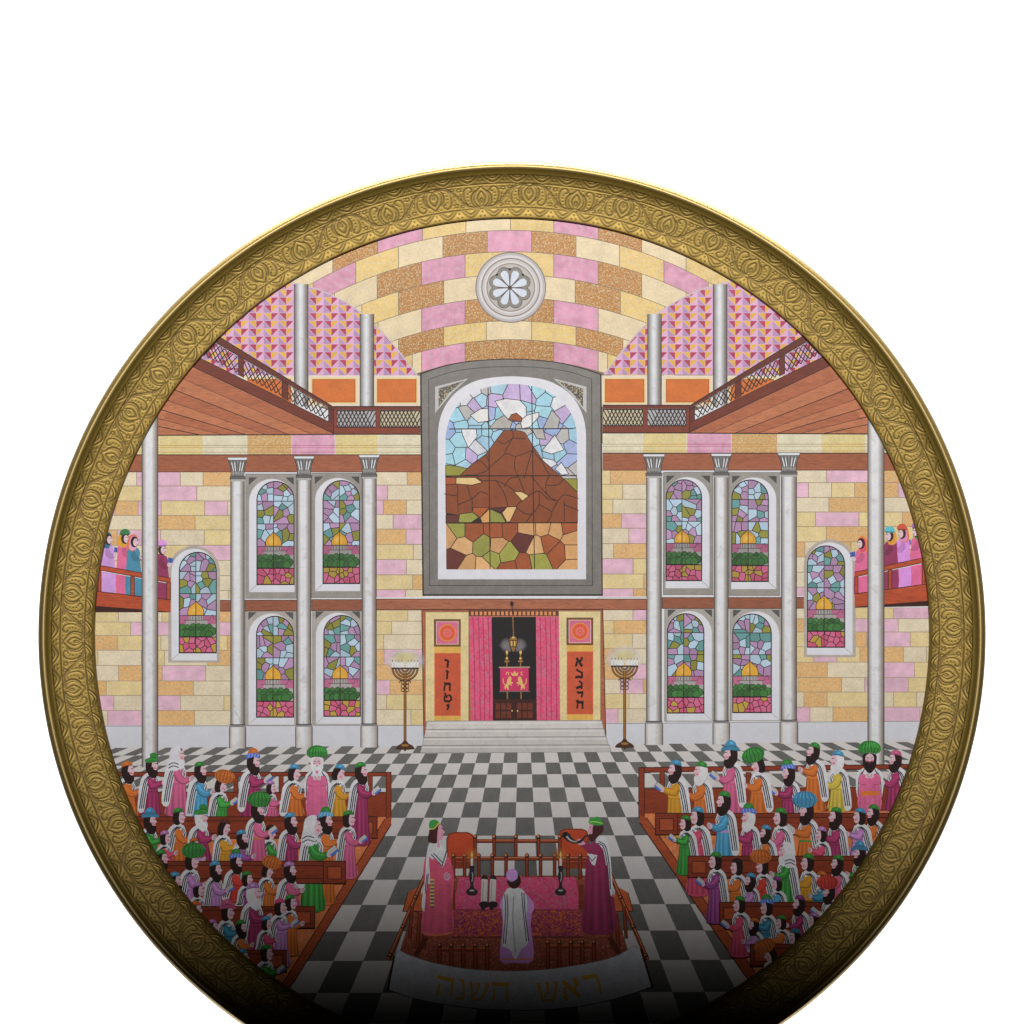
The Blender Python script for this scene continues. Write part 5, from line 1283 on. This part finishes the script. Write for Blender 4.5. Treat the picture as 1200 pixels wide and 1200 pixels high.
for x in (568.5, 578.5):
    s_ = x - 1; scroll.poly([(s_ - 3, 1030), (s_ + 4, 1030), (s_ + 3, 1058), (s_ - 4, 1058)], A(116, 112, 108, W)); scroll.line([(s_ - 1, 1032), (s_ - 2, 1056)], .8, A(90, 86, 84, W))
    scroll.poly([(s_ - 5, 1030), (s_ - 1, 1025), (s_ + 3, 1026), (s_ + 5, 1031), (s_, 1030)], A(36, 26, 24, W)); scroll.ell(s_, 1060, 6.2, 4, A(32, 24, 24, W), n=12); scroll.ell(s_ - 1.5, 1064, 2.6, 2.6, A(30, 22, 22, W), n=8)
scroll.line([(573, 1030), (572, 1058)], 1.1, A(50, 40, 38, W))
sticks = []
for x in (553, 657):
    c = Art()
    c.glow(x, 1001, 10, 10, A(180, 110, 56, 130), .4)
    c.poly([(x - 1.4, 1002), (x, 997), (x + 1.4, 1002), (x, 1006)], A(170, 150, 90, W)); c.rect(x - 1.4, 1006, x + 1.4, 1016, A(118, 112, 108, W))
    c.poly(sm([(x - 3.2, 1015), (x - 2.4, 1020), (x - 3.4, 1027), (x - 2, 1034), (x - 2.4, 1040), (x - 6.8, 1044), (x - 5, 1048.5), (x, 1049.5), (x + 5, 1048.5), (x + 6.8, 1044), (x + 2.4, 1040), (x + 2, 1034), (x + 3.4, 1027), (x + 2.4, 1020), (x + 3.2, 1015)], True, 3), A(34, 28, 30, W))
    c.line(sm([(x + .4, 1022), (x + 1, 1027), (x, 1033)], False, 3), 1.1, A(100, 94, 94, W)); c.ell(x, 1043.5, 3, 1.2, A(100, 96, 96, W), n=10); sticks.append(c)
# slanting side rails with lecterns
for s_ in (1, -1):
    def M(p): return [(x if s_ > 0 else 1214 - x, y) for x, y in p]
    rail.poly(M([(478, 1046), (492, 1038), (498, 1068), (472, 1068)]), A(118, 54, 26, W), 'wood'); rail.line(M([(478, 1046), (472, 1068), (498, 1068)]), 1, BRD)
    rail.line(M([(505, 1010), (455, 1125)]), 5.0, BRD); rail.line(M([(505, 1010), (455, 1125)]), 3.6, BR, mat='wood'); rail.line(M([(504.4, 1010), (454.6, 1124)]), 1.1, BRL)
    for t in (.05, .36, .66, .95):
        x, y = 505 - 50 * t, 1010 + 115 * t
        p = M([(x, y)])[0]; rail.ell(p[0], p[1], 3, 2.6, BRD, n=12); rail.ell(p[0] - .4, p[1] - .4, 1.5, 1.3, BRL, n=8)
    for x, y0, y1 in ((483, 1062, 1100), (492, 1070, 1112), (500, 1050, 1112)):
        q = M([(x, y0), (x - 3, y1)]); rail.line(q, 4.2, BRD); rail.line(q, 2.6, BR, mat='wood')
    rail.line(M([(500, 1098), (487, 1120)]), 6, A(66, 26, 18, W), mat='wood')
# low gate in front
gate = Art(); rail_, rail = rail, gate
for x0, x1, y in ((513, 573, 1110), (640, 698, 1106.5)):
    bar(x0, x1, y, 4.6)
    for k in range(5): post(x0 + 2 + (x1 - x0 - 4) * k / 4, y - 1, 1142, 4.2)
rail = rail_
# the reader in the middle, seen from behind
reader = Art()
LIL2 = A(112, 78, 118, W); SH2 = A(122, 122, 124, W); ST2 = A(30, 34, 50, W)
reader.poly(sm([(592, 1048), (587, 1060), (589, 1085), (586, 1125), (602, 1128), (625, 1125), (622, 1085), (624, 1062), (617, 1048)], True, 3), LIL2, 'wash')
reader.ell(590.5, 1060, 5, 8, A(124, 92, 130, W), 'wash', n=14); reader.ell(621, 1062, 5, 8, A(124, 92, 130, W), 'wash', n=14)
reader.poly(sm([(594, 1042), (589, 1056), (590, 1090), (588, 1108), (597, 1112), (604, 1124), (611, 1112), (619, 1104), (617, 1080), (618, 1056), (613, 1043), (603, 1040)], True, 3), SH2, 'wash')
for o in (0, 2.6): reader.line(sm([(591.5 + o, 1048), (592.5 + o, 1070), (589.6 + o, 1106)], False, 3), 1.1, ST2); reader.line(sm([(614 - o, 1046), (615.4 - o * .8, 1070), (619.6 - o, 1103)], False, 3), 1.1, ST2)
reader.line(sm([(602, 1050), (601, 1080), (604, 1116)], False, 3), 1.4, A(92, 92, 94, W)); reader.line(sm([(608, 1050), (608, 1085), (611, 1108)], False, 3), 1.2, A(138, 138, 140, W)); reader.line([(587, 1124), (625, 1124)], 1.6, A(140, 84, 40, W))
reader.ell(602.5, 1032, 8, 9.5, A(40, 20, 18, W), 'wash'); reader.ell(600, 1025.5, 6.8, 7.6, A(118, 88, 128, W), 'wash'); reader.line(sm([(594.5, 1031), (600, 1033.4), (606, 1030)], False, 3), .8, A(70, 50, 80, W))
# the two tall figures either side of the table
m1 = Art()
PK = A(156, 62, 84, 132); SK2 = A(158, 112, 128, W)
m1.poly(sm([(500, 1002), (496, 1020), (497, 1050), (494, 1092), (510, 1096), (531, 1092), (530, 1060), (532, 1030), (527, 1006), (514, 992)], True, 3), PK, 'wash')
m1.poly(sm([(505, 986), (500, 1000), (498, 1030), (494, 1062), (500, 1066), (504, 1030), (503, 1004), (517, 1018), (524, 1000), (516, 990)], True, 3), SH2, 'wash')
for o in (0, 3): m1.line([(505 + o, 1001 - o * .4), (518 + o * .4, 1015 - o * 1.2), (523 + o * .2, 999 - o)], 1.1, ST2); m1.line(sm([(500.5 + o * .5, 1024), (498.6 + o * .5, 1044), (502 - o * .2, 1058)], False, 3), 1.0, ST2)
m1.poly(sm([(508, 1006), (504, 1022), (510, 1031), (522, 1029), (522, 1022), (516, 1014)], True, 3), mul(PK, 1.2), 'wash'); m1.ell(524, 1027, 4, 5, SK2, n=12); m1.line([(521.5, 1026), (526.5, 1022.5)], .6, A(70, 40, 40, W)); m1.line([(521.5, 1029), (527, 1026)], .6, A(70, 40, 40, W))
fold = [(0, .7), (.14, 1.1), (.28, .78), (.45, 1.3), (.6, .8), (.75, 1.2), (.88, .75), (1, .62)]
m1.quads([([(500 + 28 * a_, 1036), (500 + 28 * b2, 1036), (495.5 + 35 * b2, 1092), (495.5 + 35 * a_, 1092)], [mul(PK, .4 + .6 * ka), mul(PK, .4 + .6 * kb), mul(PK, kb), mul(PK, ka)]) for (a_, ka), (b2, kb) in zip(fold[:-1], fold[1:])], 'wash')
for k in range(8): m1.rect(504, 1030 + 4.2 * k, 509, 1032 + 4.2 * k, A(150, 130, 60, W)); m1.rect(504.6, 1032.2 + 4.2 * k, 508.6, 1034 + 4.2 * k, A(50, 60, 80, W))
m1.line(sm([(494, 1092), (510, 1096.4), (531, 1092.5)], False, 3), 1.3, A(150, 90, 36, W))
m1.poly(sm([(506, 966), (503, 974), (502, 986), (512, 988), (514, 978), (517, 966)], True, 3), A(50, 20, 20, W), 'wash'); m1.poly(sm([(514.5, 966), (518, 968), (519, 972), (521.5, 975.5), (519.4, 977), (519, 983), (514, 985), (516, 992), (512.5, 992), (512.5, 978)], True, 3), SK2)
m1.line([(517, 970.6), (519, 971)], .7, A(50, 24, 28, W)); m1.line([(517.6, 979.5), (519.4, 979)], .7, A(120, 40, 50, W))
m1.poly(sm([(503, 970), (503.4, 963), (508, 960.4), (514, 962.5), (513, 966.5), (508, 970.5)], True, 3), A(36, 92, 40, W), 'wash'); m1.line(sm([(503.4, 971.4), (509, 970.8), (515, 963.6)], False, 3), 1.2, A(170, 150, 50, W))
m2 = Art()
MA = A(98, 28, 56, 125)
m2.poly(sm([(690, 992), (686, 1020), (684, 1060), (682, 1090), (700, 1095), (722, 1090), (719, 1050), (714, 1010), (708, 992), (700, 986)], True, 3), MA, 'wash')
m2.poly(sm([(700, 984), (708, 979), (713, 990), (716, 1010), (718, 1048), (714, 1044), (710, 1012), (706, 994), (698, 990)], True, 3), SH2, 'wash')
for o in (0, 2.6): m2.line(sm([(699 + o, 988 - o * .8), (707 + o, 992), (711.5 + o * .8, 1012), (714 + o * .6, 1042)], False, 4), 1.1, ST2)
m2.poly([(688, 1000), (700, 1002), (697, 1016), (693, 1012)], SH2); m2.line([(689, 1003), (694, 1009), (698, 1004)], 1.0, ST2)
m2.quads([([(688 + 24 * a_, 1014), (688 + 24 * b2, 1014), (684 + 35 * b2, 1090), (684 + 35 * a_, 1090)], [mul(MA, .3 + .7 * ka), mul(MA, .3 + .7 * kb), mul(MA, kb), mul(MA, ka)]) for (a_, ka), (b2, kb) in zip(fold[:-1], [(q, k ** 1.6) for q, k in fold[1:]])], 'wash')
m2.poly(sm([(704, 992), (700, 1001), (692, 1000), (680, 990), (684, 985), (693, 990), (698, 988)], True, 3), mul(MA, 1.15), 'wash')
m2.poly(sm([(684, 986), (680, 983), (676, 984.5), (675.5, 988), (680, 990.5), (686, 989)], True, 3), SK2)
m2.poly(sm([(691, 964), (690.4, 970), (688.4, 974.6), (690, 976), (690.6, 981), (696, 984), (699, 972)], True, 3), SK2); m2.line([(690.6, 969.6), (692.6, 969.4)], .7, A(50, 24, 28, W))
m2.poly(sm([(697, 965), (694.4, 971), (694, 977), (690, 977.6), (690.4, 984), (695, 986.4), (701, 980), (707, 974), (706, 966)], True, 3), A(52, 20, 22, W), 'wash')
m2.poly(sm([(690.6, 965), (690.6, 960), (695, 958), (701, 957), (704, 960), (706.6, 966), (700, 967.4)], True, 3), A(36, 92, 40, W), 'wash'); m2.line(sm([(691, 963.4), (698, 963), (706, 965)], False, 3), 1.1, A(110, 140, 50, W))
horn = Art()
horn.poly(sm([(690, 978.5), (686, 981.5), (681, 987.5), (673, 988.6), (664, 985), (658.5, 978), (662, 974.6), (667, 976.5), (671, 982), (676, 985.4), (681, 983.5), (686, 978.5)], True, 3), A(34, 30, 30, W)); horn.line(sm([(664, 980), (669, 985), (676, 986.6)], False, 3), 2.2, A(104, 100, 98, W), w1=1.0); horn.ell(661.6, 978, 2.6, 4, A(24, 20, 20, W), rot=35, n=12)
# banner with its gold lettering
ban = Art()
BW_ = A(90, 91, 94, 95)
top = sm([(462, 1122), (467, 1114), (479, 1119), (495, 1124.5), (512, 1129), (535, 1133.5), (560, 1136.5), (600, 1138), (640, 1136), (670, 1132), (700, 1126.5), (720, 1121), (735, 1113.5), (742, 1109.2), (750, 1112)], False, 4)
botm = sm([(764, 1156), (745, 1163), (715, 1172), (680, 1179), (640, 1183), (600, 1184), (560, 1182), (520, 1177), (485, 1170), (456, 1160)], False, 4)
ban.poly(top + botm, BW_, 'wash')
ban.line(botm, .8, A(30, 28, 28, 90)); ban.line(top, .6, A(60, 60, 62, 90))
BG = A(112, 84, 24, 92)
kk = 1 / 8.0
for w, p in ((36, [(424, 835), (500, 855), (580, 868)]), (22, [(560, 870), (556, 950), (548, 1015)]), (22, [(438, 905), (430, 960), (416, 1015)]),
             (26, [(620, 858), (668, 880)]), (22, [(662, 880), (668, 950), (664, 1030)]), (26, [(585, 1035), (668, 1040)]),
             (30, [(728, 880), (742, 925)]), (20, [(735, 905), (745, 980), (740, 1040)]), (30, [(800, 890), (812, 935)]), (20, [(806, 920), (790, 985), (756, 1010)]), (30, [(884, 895), (890, 940)]), (22, [(884, 930), (860, 1000), (826, 1050), (735, 1048)]),
             (36, [(935, 905), (1010, 908), (1092, 905)]), (22, [(1076, 905), (1076, 1000), (1080, 1075)]), (22, [(955, 960), (955, 1010), (942, 1068)])):
    ban.line([(460 + x * kk, 1040 + y * kk) for x, y in p], w * kk, BG)
kk = 1 / 6.667
for w, p in ((26, [(200, 745), (216, 785)]), (18, [(208, 770), (232, 830), (232, 880)]), (26, [(268, 735), (282, 775)]), (18, [(278, 760), (280, 820), (250, 862)]), (26, [(338, 730), (350, 770)]), (20, [(346, 765), (340, 830), (318, 880), (226, 884)]),
             (34, [(395, 730), (530, 855)]), (30, [(486, 700), (500, 745), (526, 750)]), (22, [(500, 745), (494, 785), (480, 800)]), (26, [(414, 780), (408, 830)]), (26, [(400, 850), (440, 870)]), (20, [(410, 800), (430, 850)]),
             (34, [(548, 705), (610, 695), (655, 690)]), (20, [(655, 685), (680, 740), (694, 828)]), (18, [(555, 690), (560, 715)])):
    ban.line([(600 + x * kk, 1040 + y * kk) for x, y in p], w * kk, BG)
ban.line([(462, 1120), (454, 1162)], 2.4, BRD); ban.line([(751, 1112), (765, 1158)], 2.4, BRD)

# ------------------------------------------------------------------ hand every motif to the plate
picture = pic.build('painted_picture', plate, 'painted interior of a stone hall with coloured blocks')
def give(art, name, label=None): return art.build(name, picture, label)
give(floor, 'chequered_floor', 'grey and white chequered floor'); 
for g in cors: give(g, 'stone_cornice')
for g in beams: give(g, 'timber_beam')
for g in gal.values(): give(g, 'patterned_gallery', 'pink and yellow triangle pattern')
for g in balc.values(): give(g, 'wooden_balcony', 'brown balcony with lattice rail')
for g in sideb: give(g, 'side_balcony')
for g in gcols: give(g, 'gallery_column')
for g in cols_: give(g, 'marble_column')
for g in outer_cols: give(g, 'tall_column')
give(rose, 'rose_window'); give(frm, 'window_surround'); give(gw, 'mountain_window', 'stained glass of a brown mountain')
for f_, g_ in wins: give(f_, 'window_frame'); give(g_, 'stained_glass_window')
give(ark, 'ark_doorway', 'dark doorway between rose curtains'); give(steps, 'marble_steps')
for g in menorahs: give(g, 'candelabrum')
for g in encl: give(g, 'bench_enclosure')
for g in benches: give(g, 'wooden_bench')
for p_ in people: give(p_[0], p_[1], p_[2] if len(p_) > 2 else None)
give(bim, 'platform_carpet')
for g in chairs: give(g, 'orange_chair')
give(rail, 'platform_rail'); give(gate, 'platform_gate'); give(tbl, 'covered_table'); give(scroll, 'open_scroll')
for g in sticks: give(g, 'candlestick')
give(reader, 'painted_reader', 'man in white striped shawl seen from behind'); give(m1, 'painted_reader', 'man in pink robe with green cap'); give(m2, 'painted_reader', 'man in maroon robe blowing a horn'); give(horn, 'ram_horn'); give(ban, 'lettered_banner', 'white banner with gold Hebrew lettering')
print('LAYERS', GRID.max(), 'motifs', len(people))
